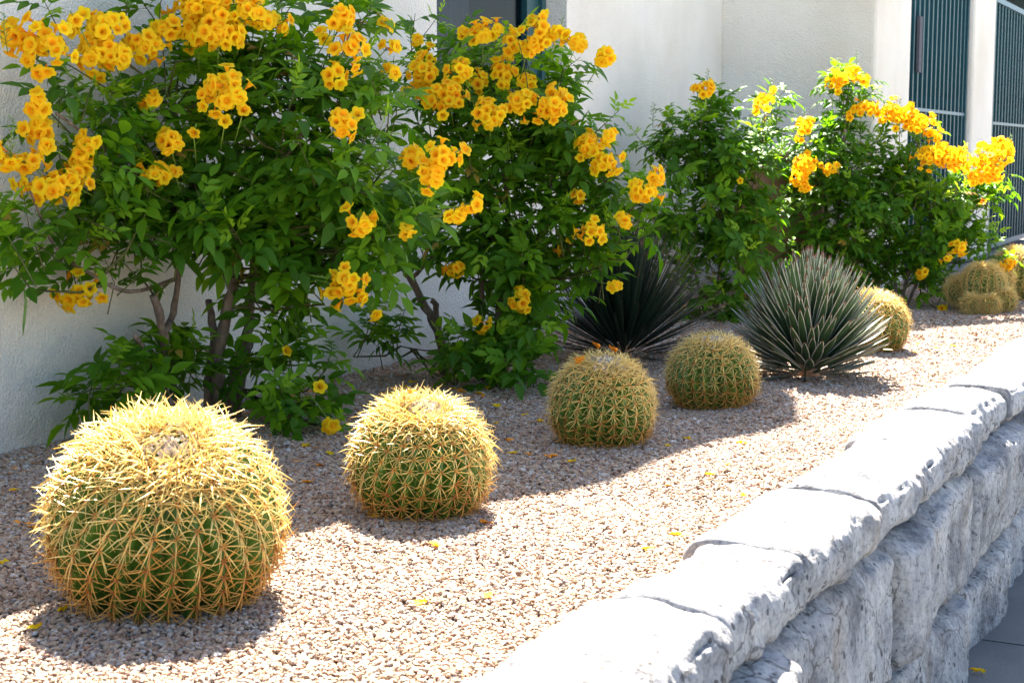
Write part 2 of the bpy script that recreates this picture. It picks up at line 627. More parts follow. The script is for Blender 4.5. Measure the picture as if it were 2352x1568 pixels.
for i in range(2):
    for j in range(9):
        s = link('slab', slab_mesh, pave, Matrix.Translation((-.40 + i * 1.2, 1.15 + j * 1.2, PAVE + random.uniform(-.001, .002))))


def bed_h(x, y):
    h = .018 * noise.noise((x * 1.3, y * 1.3, 4.0)) + .008 * noise.noise((x * 4, y * 4, 9))
    h += .05 * max(0, (x + 1.5) / -2.3) * 0.0
    return h


def grid_sheet(xs, ys, zf):
    b = MB()
    v = [(x, y, zf(x, y)) for y in ys for x in xs]
    n = len(xs)
    f = [(j * n + i, j * n + i + 1, (j + 1) * n + i + 1, (j + 1) * n + i) for j in range(len(ys) - 1) for i in range(n - 1)]
    b.add(v, f)
    return b


g = grid_sheet(np.linspace(-3.95, -1.1, 30), np.linspace(-3, 21, 200), lambda x, y: bed_h(x, y) - .004)
setp(g.obj('planting_bed', M['bed']), 'raised gravel bed between the building and the stone wall', kind='structure')

# gravel: real pebbles scattered over the bed
g = grid_sheet(np.linspace(-3.79, -1.16, 27), np.linspace(1.6, 13.2, 117), bed_h)
gme = g.mesh('gravel', M['pebble'])
dens = gme.attributes.new('dens', 'FLOAT', 'POINT')
siz = gme.attributes.new('siz', 'FLOAT', 'POINT')
D_, S_ = [], []
for v in gme.vertices:
    dd = depth_of(v.co)
    k = min(1, max(0, (dd - 3.2) / 5.0))
    D_.append(17500 * (1 - k) + 4300 * k)
    S_.append(1.0 * (1 - k) + 1.75 * k)
dens.data.foreach_set('value', D_); siz.data.foreach_set('value', S_)
gravel = setp(link('gravel', gme), 'tan and pink gravel covering the planting bed', kind='stuff')
ng = bpy.data.node_groups.new('scatter_gravel', 'GeometryNodeTree')
ng.interface.new_socket('Geometry', in_out='INPUT', socket_type='NodeSocketGeometry')
ng.interface.new_socket('Geometry', in_out='OUTPUT', socket_type='NodeSocketGeometry')
N, L = ng.nodes, ng.links
gi, go = N.new('NodeGroupInput'), N.new('NodeGroupOutput')
dp = N.new('GeometryNodeDistributePointsOnFaces')
na = N.new('GeometryNodeInputNamedAttribute'); na.data_type = 'FLOAT'; na.inputs['Name'].default_value = 'dens'
L.new(gi.outputs[0], dp.inputs['Mesh']); L.new(na.outputs['Attribute'], dp.inputs['Density'])
joinp = N.new('GeometryNodeJoinGeometry')
for k in range(5):
    ico = N.new('GeometryNodeMeshIcoSphere'); ico.inputs['Radius'].default_value = 1.0; ico.inputs['Subdivisions'].default_value = 1 if k else 2
    sp = N.new('GeometryNodeSetPosition')
    rv = N.new('FunctionNodeRandomValue'); rv.data_type = 'FLOAT_VECTOR'
    amp = .34 if k else .16
    rv.inputs[0].default_value = (-amp,) * 3; rv.inputs[1].default_value = (amp,) * 3
    rv.inputs['Seed'].default_value = 11 + k
    sm = N.new('GeometryNodeSetMaterial'); sm.inputs['Material'].default_value = M['pebble']
    gti = N.new('GeometryNodeGeometryToInstance')
    L.new(ico.outputs[0], sp.inputs['Geometry']); L.new(rv.outputs[0], sp.inputs['Offset'])
    L.new(sp.outputs[0], sm.inputs['Geometry']); L.new(sm.outputs[0], gti.inputs[0]); L.new(gti.outputs[0], joinp.inputs[0])
iop = N.new('GeometryNodeInstanceOnPoints'); iop.inputs['Pick Instance'].default_value = True
rr = N.new('FunctionNodeRandomValue'); rr.data_type = 'FLOAT_VECTOR'; rr.inputs[0].default_value = (-.5, -.5, 0); rr.inputs[1].default_value = (.5, .5, 6.283)
rs = N.new('FunctionNodeRandomValue'); rs.data_type = 'FLOAT_VECTOR'; rs.inputs[0].default_value = (.0022, .0026, .0016); rs.inputs[1].default_value = (.0088, .0078, .0048); rs.inputs['Seed'].default_value = 3
ns = N.new('GeometryNodeInputNamedAttribute'); ns.data_type = 'FLOAT'; ns.inputs['Name'].default_value = 'siz'
vm = N.new('ShaderNodeVectorMath'); vm.operation = 'SCALE'
L.new(rs.outputs[0], vm.inputs[0]); L.new(ns.outputs['Attribute'], vm.inputs['Scale'])
L.new(dp.outputs['Points'], iop.inputs['Points']); L.new(joinp.outputs[0], iop.inputs['Instance'])
L.new(rr.outputs[0], iop.inputs['Rotation']); L.new(vm.outputs[0], iop.inputs['Scale'])
ri = N.new('FunctionNodeRandomValue'); ri.data_type = 'INT'; ri.inputs[4].default_value = 0; ri.inputs[5].default_value = 4
L.new(ri.outputs[2], iop.inputs['Instance Index'])
# lift a few pebbles so that they lie on the others
off = N.new('GeometryNodeSetPosition')
ro = N.new('FunctionNodeRandomValue'); ro.data_type = 'FLOAT_VECTOR'; ro.inputs[0].default_value = (0, 0, -.001); ro.inputs[1].default_value = (0, 0, .006); ro.inputs['Seed'].default_value = 8
L.new(iop.outputs[0], off.inputs['Geometry']); L.new(ro.outputs[0], off.inputs['Offset'])
L.new(off.outputs[0], go.inputs[0])
md = gravel.modifiers.new('scatter', 'NODES'); md.node_group = ng

# ------------------------------------------------------------------ building
bld = empty('stucco_building', (XW, 7.0, 0), 'white stucco building with a dark window above the yellow flowering shrubs', 'building')
BI = Matrix.Translation((-XW, -7.0, 0))


def bobj(mb, name, mats, parent=bld, smooth=False):
    return mb.obj(name, mats, parent, smooth, BI if parent is bld else None)


SH = [(2.42, -2.46), (3.5, -2.24), (3.87, -1.99), (4.28, -1.83), (5.04, -1.74), (5.55, -1.60)]
kx, ky = math.sin(-SUN_AZ) / math.tan(SUN_EL), math.cos(SUN_AZ) / math.tan(SUN_EL)
PAR = []
for (y, x) in SH:
    h = (x - XW) / kx
    PAR.append((y + ky * h, h))
PAR = [(-6, 2.75), (PAR[0][0] - 1.5, 2.85)] + PAR
PAR += [(PAR[-1][0] + .22, PAR[-1][1] - .35), (PAR[-1][0] + .30, 3.05), (10.92, 3.0)]


def par_h(y):
    for (a, ha), (c, hc) in zip(PAR[:-1], PAR[1:]):
        if a <= y <= c: return ha + (hc - ha) * (y - a) / max(c - a, 1e-6)
    return PAR[-1][1]


WY0, WY1, WZ0, WZ1 = 6.72, 8.23, 1.18, 2.55
ys = sorted(set([p[0] for p in PAR] + [WY0, WY1] + list(np.linspace(-6, 10.92, 24))))
ys = [y for i, y in enumerate(ys) if i == 0 or y - ys[i - 1] > 1e-4]
wb = MB()
TH = .30


def cell(ya, yb, za0, za1, zb0, zb1, sides):
    # prism between (ya: za0..za1) and (yb: zb0..zb1)
    v = [(XW, ya, za0), (XW, yb, zb0), (XW, yb, zb1), (XW, ya, za1), (XW - TH, ya, za0), (XW - TH, yb, zb0), (XW - TH, yb, zb1), (XW - TH, ya, za1)]
    f = [(0, 1, 2, 3), (4, 7, 6, 5)]
    if 't' in sides: f.append((3, 2, 6, 7))
    if 'b' in sides: f.append((0, 4, 5, 1))
    if 'l' in sides: f.append((0, 3, 7, 4))
    if 'r' in sides: f.append((1, 5, 6, 2))
    wb.add(v, f)


for ya, yb in zip(ys[:-1], ys[1:]):
    ha, hb = par_h(ya + 1e-6), par_h(yb - 1e-6)
    if ya >= WY0 - 1e-6 and yb <= WY1 + 1e-6:
        cell(ya, yb, -.7, WZ0, -.7, WZ0, 't')
        cell(ya, yb, WZ1, ha, WZ1, hb, 'tb')
    else:
        s = 't'
        if abs(yb - WY0) < 1e-6: s += 'r'
        if abs(ya - WY1) < 1e-6: s += 'l'
        if ya == ys[0]: s += 'l'
        cell(ya, yb, -.7, ha, -.7, hb, s)
wall_o = bobj(wb, 'wall', M['stucco'])
# roof behind the parapet, and the back of the building
rb = MB(); rb.box((-12, -6, 2.45), (XW - TH - .002, 10.9, 2.6)); bobj(rb, 'roof', M['concrete'])
rb = MB(); rb.box((-12.2, -6, -.7), (-12.0, 10.9, 2.7)); bobj(rb, 'wall', M['stucco'])

# the block that steps forward beside the gates
XB = -2.68
YB0, YB1 = 10.93, 12.02
blk = MB()
blk.box((-12, YB0, -.7), (XB, YB1, 2.34))
bo = bobj(blk, 'wall_block', M['stucco'])
bv = bo.modifiers.new('soft_edge', 'BEVEL'); bv.width = .035; bv.segments = 3
# pier between the two gates
pr = MB(); pr.box((XB - .55, 14.45, -.7), (XB + .02, 15.5, 2.85))
po = bobj(pr, 'pier', M['stucco'])
bv = po.modifiers.new('soft_edge', 'BEVEL'); bv.width = .04; bv.segments = 3
# courtyard walls behind the gates
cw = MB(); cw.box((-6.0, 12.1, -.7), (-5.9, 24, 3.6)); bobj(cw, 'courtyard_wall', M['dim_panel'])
cw = MB(); cw.box((-5.88, 24, -.7), (-2.5, 24.2, 4.2)); bobj(cw, 'courtyard_wall', M['tan_wall'])
cw = MB(); cw.box((-6.0, 12.05, 2.66), (XB - .12, 20.0, 2.8)); bobj(cw, 'sun_block_roof', M['dim_panel'])  # added roof that keeps the sun off the courtyard wall
# low curb under the gates
cb = MB(); cb.box((XB - .35, 12.03, -.2), (XB + .12, 20, .035)); bobj(cb, 'curb', M['concrete'])

# window
w = MB(); fx0, fx1 = XW - .20, XW - .13
w.box((fx0, WY1 - .25, WZ0 + .08), (fx1, WY1 - .002, WZ1)); w.box((fx0, WY0 + .002, WZ0 + .08), (fx1, WY0 + .14, WZ1))
w.box((fx0, WY0 + .14, WZ0 + .002), (fx1, WY1 - .25, WZ0 + .10)); w.box((fx0, WY0 + .14, WZ1 - .1), (fx1, WY1 - .25, WZ1 - .002))
w.box((fx1 + .001, WY1 - .10, WZ0 + .09), (fx1 + .022, WY1 - .055, WZ1 - .01))
win = bobj(w, 'window', M['frame_teal'])
q = MB(); q.box((fx0 + .03, WY0 + .13, WZ0 + .09), (fx0 + .036, WY1 - .24, WZ1 - .09)); q.obj('pane', M['glass'], win, False)
q = MB()
cv, cf = [], []
for i in range(26):
    t = i / 25
    yy = WY0 + .78 + t * .36
    cv += [(fx0 - .25 + .02 * math.sin(i * 1.9), yy, WZ0), (fx0 - .25 + .02 * math.sin(i * 1.9), yy, WZ1)]
for i in range(25): cf.append((2 * i, 2 * i + 2, 2 * i + 3, 2 * i + 1))
q.add(cv, cf); q.obj('curtain', M['curtain'], win)
q = MB()
q.box((XW - 2.3, WY0 - .8, .3), (XW - 2.2, WY1 + .8, 2.4)); q.box((XW - 2.3, WY1 + .8, .3), (XW - TH - .01, WY1 + .9, 2.4)); q.box((XW - 2.3, WY0 - .9, .3), (XW - TH - .01, WY0 - .8, 2.4))
q.box((XW - 2.3, WY0 - .9, .2), (XW - TH - .01, WY1 + .9, .29))
bobj(q, 'interior', M['dark_room'])


# ------------------------------------------------------------------ gates of vertical bars
def gate(y0, y1, ztop, zrail, zbot, n, x, label, latch=False):
    t = empty('metal_gate', (x, (y0 + y1) / 2, zbot), label, 'gate')
    inv = Matrix.Translation((-x, -(y0 + y1) / 2, -zbot))
    bm_ = MB(); bm_.box((-.016, -.02, 0), (.016, .02, ztop - zbot - .06)); bar = bm_.mesh('bar', M['teal'], False)
    for k in range(n):
        yy = y0 + .12 + (y1 - y0 - .24) * k / (n - 1)
        link('bar', bar, t, Matrix.Translation((0, yy - (y0 + y1) / 2, .03)))
    for z, hgt, wd in ((ztop, .05, .03), (zrail, .026, .024), (zbot + .02, .05, .026)):
        r_ = MB(); r_.box((x - wd, y0 + .06, z - hgt / 2), (x + wd, y1 - .06, z + hgt / 2)); r_.obj('rail', M['teal_light'], t, False, inv)
    for yy in (y0 + .03, y1 - .03):
        r_ = MB(); r_.box((x - .03, yy - .03, zbot - .02), (x + .03, yy + .03, ztop + .03)); r_.obj('post', M['teal'], t, False, inv)
    if latch:
        r_ = MB(); r_.box((x + .018, y0 + .36, 1.62), (x + .04, y0 + .46, 2.05)); r_.obj('lock_plate', M['dark_room'], t, False, inv)
    return t


gate(12.03, 14.44, 2.62, 1.335, .07, 14, XB - .06, 'dark teal barred gate between the white block and the pier', True)
gate(15.52, 19.6, 2.45, 1.28, .07, 23, XB - .02, 'dark teal barred gate beyond the pier at the right edge')

# ------------------------------------------------------------------ stone retaining wall
sw = empty('stone_wall', (-1.1, 5.0, PAVE), 'low retaining wall of rough pale limestone blocks with rounded coping', 'wall')
SI = Matrix.Translation((1.1, -5.0, -PAVE))


def stone(name, x0, x1, y0, y1, z0, z1, rnd, seed, cuts, amp, dome=0.0, bulge=0.0, slope=0.0, rough=1.0):
    bm = bmesh.new()
    bmesh.ops.create_cube(bm, size=2.0)
    for ax in (0, 1, 2):
        if cuts[ax] > 0:
            es = [e for e in bm.edges if abs((e.verts[0].co - e.verts[1].co).normalized()[ax]) > .9]
            bmesh.ops.subdivide_edges(bm, edges=es, cuts=cuts[ax], use_grid_fill=True)
    c = Vector(((x0 + x1) / 2, (y0 + y1) / 2, (z0 + z1) / 2))
    hs = ((x1 - x0) / 2, (y1 - y0) / 2, (z1 - z0) / 2)
    rn = [min(rnd[i], hs[i] * .95) for i in range(3)]
    off = Vector((seed * 13.7, seed * 5.1, seed * 9.3))
    sk = noise.cell(off) - .5
    pr_ = random.Random(seed * 17 + 3)
    face_pl = [(pr_.uniform(.0, 1.0), pr_.uniform(-1, 1), pr_.uniform(-1, 1), pr_.uniform(-.8, .8), pr_.uniform(-.8, .8)) for _ in range(int(5 + 5 * hs[1]))]
    top_pl = [(pr_.uniform(.0, 1.0), pr_.uniform(-1, 1), pr_.uniform(-1, 1), pr_.uniform(-.8, .8), pr_.uniform(-.8, .8)) for _ in range(5)]

    def chisel(pl, u, v_, su, sv):
        return min(.35 * a0 + b0 * (u - cu * su) + c0 * (v_ - cv_ * sv) * 1.0 for a0, b0, c0, cu, cv_ in pl)
    for v in bm.verts:
        q = v.co.copy()
        p_ = Vector((q.x * hs[0], q.y * hs[1], q.z * hs[2]))
        inner = Vector([max(-hs[i] + rn[i], min(hs[i] - rn[i], p_[i])) for i in range(3)])
        d = p_ - inner
        if d.length > 1e-7:
            d2 = Vector([d[i] / rn[i] for i in range(3)])
            m_ = max(abs(k_) for k_ in d2)
            d2 = d2.normalized() * m_
            p_ = inner + Vector([d2[i] * rn[i] for i in range(3)])
        n_ = Vector((q.x ** 7, q.y ** 7 * .35, q.z ** 7))
        n_ = n_.normalized() if n_.length > 1e-6 else Vector((0, 0, 1))
        w = p_ + c + off
        edge = 1 - .85 * abs(q.y) ** 10
        wob = Vector((noise.noise(w * 6), noise.noise(w * 6 + Vector((5, 5, 5))), 0)) * .03
        fx = max(-.6, chisel(face_pl, p_.y + wob.x, p_.z + wob.y, hs[1], hs[2]) * 2.2) * amp * max(0, q.x) ** 2
        fz = max(-.6, chisel(top_pl, p_.x + wob.x, p_.y + wob.y, hs[0], hs[1])) * amp * .8 * max(0, q.z) ** 2
        a = noise.fractal(w * 3.0, 1.0, 2.0, 2) * amp * .32 + noise.fractal(w * 13, .8, 2.1, 4) * amp * .42 * rough + noise.noise(w * 38) * amp * .14 * rough + (noise.ridged_multi_fractal(w * 7, .8, 2, 4, .9, 2) - .8) * amp * .10
        e2 = sorted((abs(q.x), abs(q.y), abs(q.z)))[1]
        if e2 > .86:                                  # chipped arrises
            a -= max(0, noise.noise(w * 9)) * .035 * (e2 - .86) / .14
        p_ = p_ + n_ * a * edge
        p_.x += fx * edge; p_.z += fz * edge
        wc = p_ + c                                   # slow waves that run on from stone to stone
        p_.z += (noise.noise(wc * 1.7) * .022 + noise.noise(wc * 4.3) * .012) * max(0, q.z)
        p_.x += noise.noise(wc * 2.3 + Vector((3, 3, 3))) * .018 * max(0, q.x)
        if dome: p_.z += dome * (1 - (q.x * .85) ** 2) * max(0, q.z)
        if slope: p_.z += slope * sk * q.y * max(0, q.z)
        if bulge: p_.x += bulge * (1 - q.y ** 4 * .8) * (1 - q.z ** 4 * .8) * max(0, q.x)
        p_.y += .02 * sk * q.x                      # joints not quite square
        v.co = p_ + c
    me = bpy.data.meshes.new(name)
    bm.to_mesh(me); bm.free()
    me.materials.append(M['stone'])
    me.polygons.foreach_set('use_smooth', [True] * len(me.polygons))
    return link(name, me, sw, SI)


rs_ = random.Random(3)
XO = -0.915
cj = [.2, .95, 1.55, 2.05, 2.70, 3.22, 3.86, 4.63, 5.25, 5.95, 6.7, 7.5, 8.3, 9.2, 10.1, 11.1, 12.2, 13.4, 14.8]
for k, (a, c) in enumerate(zip(cj[:-1], cj[1:])):
    near = c < 7
    stone('coping_stone', -1.185 + rs_.uniform(-.03, .03), XO + .012 + rs_.uniform(-.015, .02), a - .001, c + .001, .0 + rs_.uniform(-.012, .008), .122,
          (.042, .009, .040), k + 1, (26, int((c - a) / .012), 9) if near else (9, 16, 4), .030, dome=.022, slope=.008)
c1 = [.3, 1.3, 2.35, 2.98, 4.04, 5.12, 6.21, 7.2, 8.3, 9.4, 10.6, 12, 13.5]
for k, (a, c) in enumerate(zip(c1[:-1], c1[1:])):
    near = c < 7.5
    pro = .075 if k == 2 else rs_.uniform(-.012, .012)
    stone('wall_stone', -1.16, XO + pro + .028, a + .012, c - .012, -.392, -.016, (.06, .045, .05), 40 + k, (4, int((c - a) / .014), 26) if near else (3, 18, 8), .046, bulge=.012, rough=.45)
c2 = [.2, 1.1, 2.0, 2.8, 3.55, 4.40, 5.12, 5.9, 6.8, 7.8, 8.9, 10.0, 11.3, 13]
for k, (a, c) in enumerate(zip(c2[:-1], c2[1:])):
    near = c < 7.5
    stone('wall_stone', -1.16, XO + .03 + rs_.uniform(-.01, .01), a + .009, c - .009, -.76, -.412, (.06, .045, .05), 70 + k, (4, int((c - a) / .014), 24) if near else (3, 16, 8), .048, bulge=.014, rough=.45)
q = MB(); q.box((-1.14, -3, -.9), (XO - .045, 21, .045)); q.obj('mortar', M['mortar'], sw, False, SI)


# ------------------------------------------------------------------ golden barrel cacti
def uv_mesh(mb, name, mats, uvals, smooth=True):
    me = mb.mesh(name, mats, smooth)
    uv = me.uv_layers.new(name='UVMap')
    li = np.empty(len(me.loops), dtype=np.int32); me.loops.foreach_get('vertex_index', li)
    arr = np.zeros((len(li), 2)); arr[:, 0] = np.array(uvals)[li]
    uv.data.foreach_set('uv', arr.ravel())
    return me


def spine_cluster_mesh(seed, mat, droop, dense=False):
    r_ = random.Random(seed)
    b, U = MB(), []

    def sp(az, el, ln, rad, curve):
        d = Vector((math.cos(az) * math.cos(el), math.sin(az) * math.cos(el), math.sin(el)))
        side = Vector((math.cos(az + curve), math.sin(az + curve) - .5, -.55)) * .26 * ln
        p0 = Vector((math.cos(az), math.sin(az), 0)) * .002
        pts = [p0, p0 + d * ln * .5 + side * .22, p0 + d * ln + side]
        n0 = len(b.v)
        b.tube(pts, [rad, rad * .8, rad * .12], 3, cap=False)
        U.extend([0, 0, 0, .5, .5, .5, 1, 1, 1])
    for k in range(7):
        az = k * math.pi / 3.5 + r_.uniform(-.25, .25) + .39
        sp(az, r_.uniform(.15, .55), r_.uniform(.027, .039), .0013, r_.uniform(-1, 1))
    for k, az in enumerate((-math.pi / 2, math.pi / 2 - .5, math.pi + .35, -.3)):
        sp(az + r_.uniform(-.3, .3), r_.uniform(.6, 1.05) if k else r_.uniform(.35, .7), r_.uniform(.038, .056), .0018, r_.uniform(-1, 1))
    return uv_mesh(b, 'spine_cluster', mat, U)


SPN = [spine_cluster_mesh(s, M['spine'], 0) for s in range(5)]
SPO = [spine_cluster_mesh(20 + s, M['spine_old'], 0) for s in range(4)]


def barrel(root, center, Rb, Cb, tilt, nrib, part_budget, seed, z_ground=0.0, body_parent=None, pitch=.026, spine_s=1.0, grey_crown=True, base_flat=.80, old_h=.10):
    """adds a ribbed body with spines under root; center is the world centre of the body"""
    r_ = random.Random(seed)
    inv = Matrix.Translation(-Vector(root.location))
    rot = Matrix.Rotation(r_.uniform(0, 6.28), 4, 'Z')
    tx, ty = tilt
    T = Matrix.Translation(Vector(center)) @ Matrix.Rotation(ty, 4, 'Y') @ Matrix.Rotation(tx, 4, 'X') @ rot
    lean = r_.uniform(-.25, .25)

    def surf(th, ph, crest=None):
        fade = max(0.0, min(1.0, (1.42 - ph) / .5))
        dep = .24 * fade
        rb_ = (abs(math.cos(nrib * th / 2))) if crest is None else crest
        rr_ = Rb * (1 - dep * (1 - rb_ ** 1.5))
        cp, sp_ = math.cos(ph), math.sin(ph)
        # superellipse: fuller shoulders, dimpled crown
        rad = rr_ * (cp ** .94 if cp > 0 else 0)
        z = Cb * (math.copysign(abs(sp_) ** .95, sp_))
        z -= .045 * Cb * math.exp(-((ph - math.pi / 2) / .30) ** 2)
        if ph < -.45: rad *= 1 - .10 * min(1, (-.45 - ph) / .6)
        a = th + lean * .5 * (ph)
        return Vector((rad * math.cos(a), rad * math.sin(a), z))

    na, nr = nrib * 8, 26
    b = MB()
    phs = [-1.15 + (1.15 + math.pi / 2) * i / nr for i in range(nr + 1)]
    V = []
    for ph in phs[:-1]:
        for k in range(na): V.append(surf(2 * math.pi * k / na, ph))
    V.append(surf(0, phs[-1]))
    F = [(j * na + k, j * na + (k + 1) % na, (j + 1) * na + (k + 1) % na, (j + 1) * na + k) for j in range(nr - 1) for k in range(na)]
    F += [((nr - 1) * na + k, (nr - 1) * na + (k + 1) % na, nr * na) for k in range(na)]
    F.append(tuple(range(na - 1, -1, -1)))
    b.add(V, F)
    body = b.obj('body', M['cactus'], root, True, inv @ T)
    items = []
    for k in range(nrib):
        th = 2 * math.pi * k / nrib
        ph, s = -1.0 + r_.uniform(0, .05), 0
        while ph < 1.40:
            p0 = surf(th, ph, 1.0); p1 = surf(th, ph + .03, 1.0)
            up = (p1 - p0).normalized()
            outw = Vector((math.cos(th + lean * .5 * ph), math.sin(th + lean * .5 * ph), 0))
            nrm = (outw - up * outw.dot(up)).normalized()
            if nrm.dot(outw) < 0: nrm.negate()
            if ph > 1.2: nrm = (nrm + Vector((0, 0, .6))).normalized()
            m_ = T @ frame(p0 + nrm * .001, up, nrm, spine_s * r_.uniform(.76, 1.2) * (1.05 if ph > .6 else .95)) @ Matrix.Rotation(r_.gauss(0, .22), 4, 'Z')
            wz = m_.translation.z
            if wz > z_ground - .01:
                old = wz - z_ground < old_h + r_.uniform(-.02, .03)
                me = r_.choice(SPO if old else SPN)
                facing = (m_.to_3x3() @ Vector((0, 0, 1))).normalized().dot((Vector(CAM) - m_.translation).normalized())
                items.append((facing + r_.uniform(0, .02), me, inv @ m_))
            ph += pitch / math.hypot(Rb * math.sin(ph) * .9, Cb * math.cos(ph)) * r_.uniform(.92, 1.08) * (.72 if ph > .95 else 1)
    # crown spines
    items.sort(key=lambda q_: -q_[0])
    for f_, me, m_ in items[:part_budget]:
        link('spine_cluster', me, root if body_parent is None else body_parent, m_)
    rest = [(me, m_) for f_, me, m_ in items[part_budget:]]
    # woolly crown of dried flower remains
    wool = MB(); wm = []
    for k in range(260):
        ph = math.pi / 2 - abs(r_.gauss(0, .24)); th = r_.uniform(0, 6.283)
        p = surf(th, min(ph, 1.56), .9)
        s = r_.uniform(.004, .0095) * (.6 + .4 * Rb / .25)
        vv = [Vector((a_, b_, c_)).normalized() * s * r_.uniform(.6, 1.25) + p + Vector((0, 0, r_.uniform(0, .012))) for a_, b_, c_ in ((1, 0, 0), (-1, 0, 0), (0, 1, 0), (0, -1, 0), (0, 0, 1.5), (0, 0, -1))]
        gy = 1 if (r_.random() < (.6 if grey_crown else .2)) else 0
        wool.add(vv, [(0, 2, 4), (2, 1, 4), (1, 3, 4), (3, 0, 4), (2, 0, 5), (1, 2, 5), (3, 1, 5), (0, 3, 5)], gy)
    wool.obj('crown', [M['wool'], M['wool_grey']], root, False, inv @ T)
    return rest


def cactus(x, y, r_px, h_ratio, label, tilt, seed, nrib=27, spine_s=1.0, pitch=.030, grey=True, old_h=.10):
    front = on_ground(x, y)
    d = depth_of(front)
    Rt = r_px / FPX * (d + .2)
    Rb = Rt - .030
    away = np.array([front[0], front[1], 0.0]); away /= np.linalg.norm(away)
    cx, cy = (front + away * Rb * .80)[:2]
    Cb = Rb * h_ratio
    root = empty('barrel_cactus', (cx, cy, 0), label, 'cactus', 'golden barrel cacti in the gravel bed')
    zc = Cb * .76
    rest = barrel(root, (cx, cy, zc), Rb, Cb, tilt, nrib, 300, seed, grey_crown=grey, old_h=old_h, pitch=pitch, spine_s=spine_s)
    if rest:
        o = link('spines', join_mesh('spines', rest), root); o['kind'] = 'stuff'
    return root, Rb, Cb, (cx, cy, zc)


K1 = cactus(388, 1432, 288, .90, 'largest and nearest golden barrel cactus with sunlit white spines', (R(22), R(24)), 1, 27, 1.12, .035, old_h=.15)
K2 = cactus(967, 1206, 178, .95, 'half sunlit golden barrel cactus, second from the nearest, with bright crown', (R(13), R(14)), 2, 26, .98, .035)
K3 = cactus(1382, 1040, 135, .98, 'shaded golden barrel cactus with orange blossoms on its crown', (R(9), R(9)), 3, 26, .88, .033)
K4 = cactus(1635, 945, 117, .88, 'shaded golden barrel cactus between the blossom topped cactus and the sunlit agave', (R(5), R(4)), 4, 26, .86, .033)
K5 = cactus(2002, 814, 92, .95, 'sunlit golden barrel cactus partly hidden behind the right agave', (R(8), R(12)), 5, 24, .85, .033)

# clump of many heads at the far right
cbase = on_ground(2250, 722)
clump = empty('barrel_cactus_clump', (cbase[0], cbase[1] + .2, 0), 'far clump of several small barrel cacti with orange crowns at right', 'cactus')
rest = []
for k, (px, py, rp, dd) in enumerate([(2258, 655, 56, 0), (2205, 668, 36, .10), (2306, 690, 30, -.10), (2272, 702, 24, -.22), (2232, 700, 24, -.18), (2290, 640, 40, .16)]):
    dpt = depth_of(cbase) + .2 + dd
    c = at_depth(px, py, dpt)
    rr_ = rp / FPX * dpt
    rest += barrel(clump, c, rr_ * .86, rr_ * .82, (R(random.uniform(-18, 5)), R(random.uniform(-10, 20))), 18 if rp > 30 else 14, 50, 30 + k, pitch=.022, spine_s=.95, grey_crown=False, old_h=.0)
o = link('spines', join_mesh('spines', rest), clump); o['kind'] = 'stuff'
ff = at_depth(2338, 650, 10.6)
root = empty('barrel_cactus', (ff[0], ff[1], 0), 'farthest golden barrel cactus cut off by the right edge', 'cactus', 'golden barrel cacti in the gravel bed')
rest = barrel(root, (ff[0], ff[1], .16), .19, .19, (0, R(6)), 22, 150, 60, grey_crown=False, old_h=.0)
o = link('spines', join_mesh('spines', rest), root); o['kind'] = 'stuff'


# ------------------------------------------------------------------ agaves
def agave_leaf_mesh(seed, L_, W_):
    r_ = random.Random(seed)
    b = MB()
    st = [0, .14, .34, .56, .77, .955, 1.0]
    wd = [.75, .85, 1.0, .97, .74, .26, .03]
    V, F, MI = [], [], []
    cv = r_.uniform(-.02, .05)
    for t, w_ in zip(st, wd):
        hw = W_ * w_ * .5
        e = hw * .84 if t < .9 else hw * .5
        y = L_ * t; z = cv * L_ * t * t
        dz = -hw * .35
        V += [(-hw, y, z), (-e, y, z + dz * .45), (0, y, z + dz), (e, y, z + dz * .45), (hw, y, z)]
    n = 5
    for i in range(len(st) - 1):
        for k in range(4):
            F.append((i * n + k, i * n + k + 1, (i + 1) * n + k + 1, (i + 1) * n + k))
            MI.append(2 if i == len(st) - 2 else (1 if k in (0, 3) else 0))
    b.add(V, F, MI)
    return b.mesh('leaf', [M['agave'], M['agave_margin'], M['agave_tip']])


AGL = [agave_leaf_mesh(s, 1.0, .088 + .010 * (s % 3)) for s in range(6)]
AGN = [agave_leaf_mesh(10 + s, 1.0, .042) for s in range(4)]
M['agave_shade_margin'] = simple('agave_shaded_margin', (.03, .04, .03), .5, .3)
M['agave_dark'] = simple('agave_shaded_green', (.011, .030, .017), .45, .35, var=.3)  # shade on the rear agave put into its leaf and margin colours
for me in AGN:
    me.materials[1] = M['agave_shade_margin']; me.materials[0] = M['agave_dark']


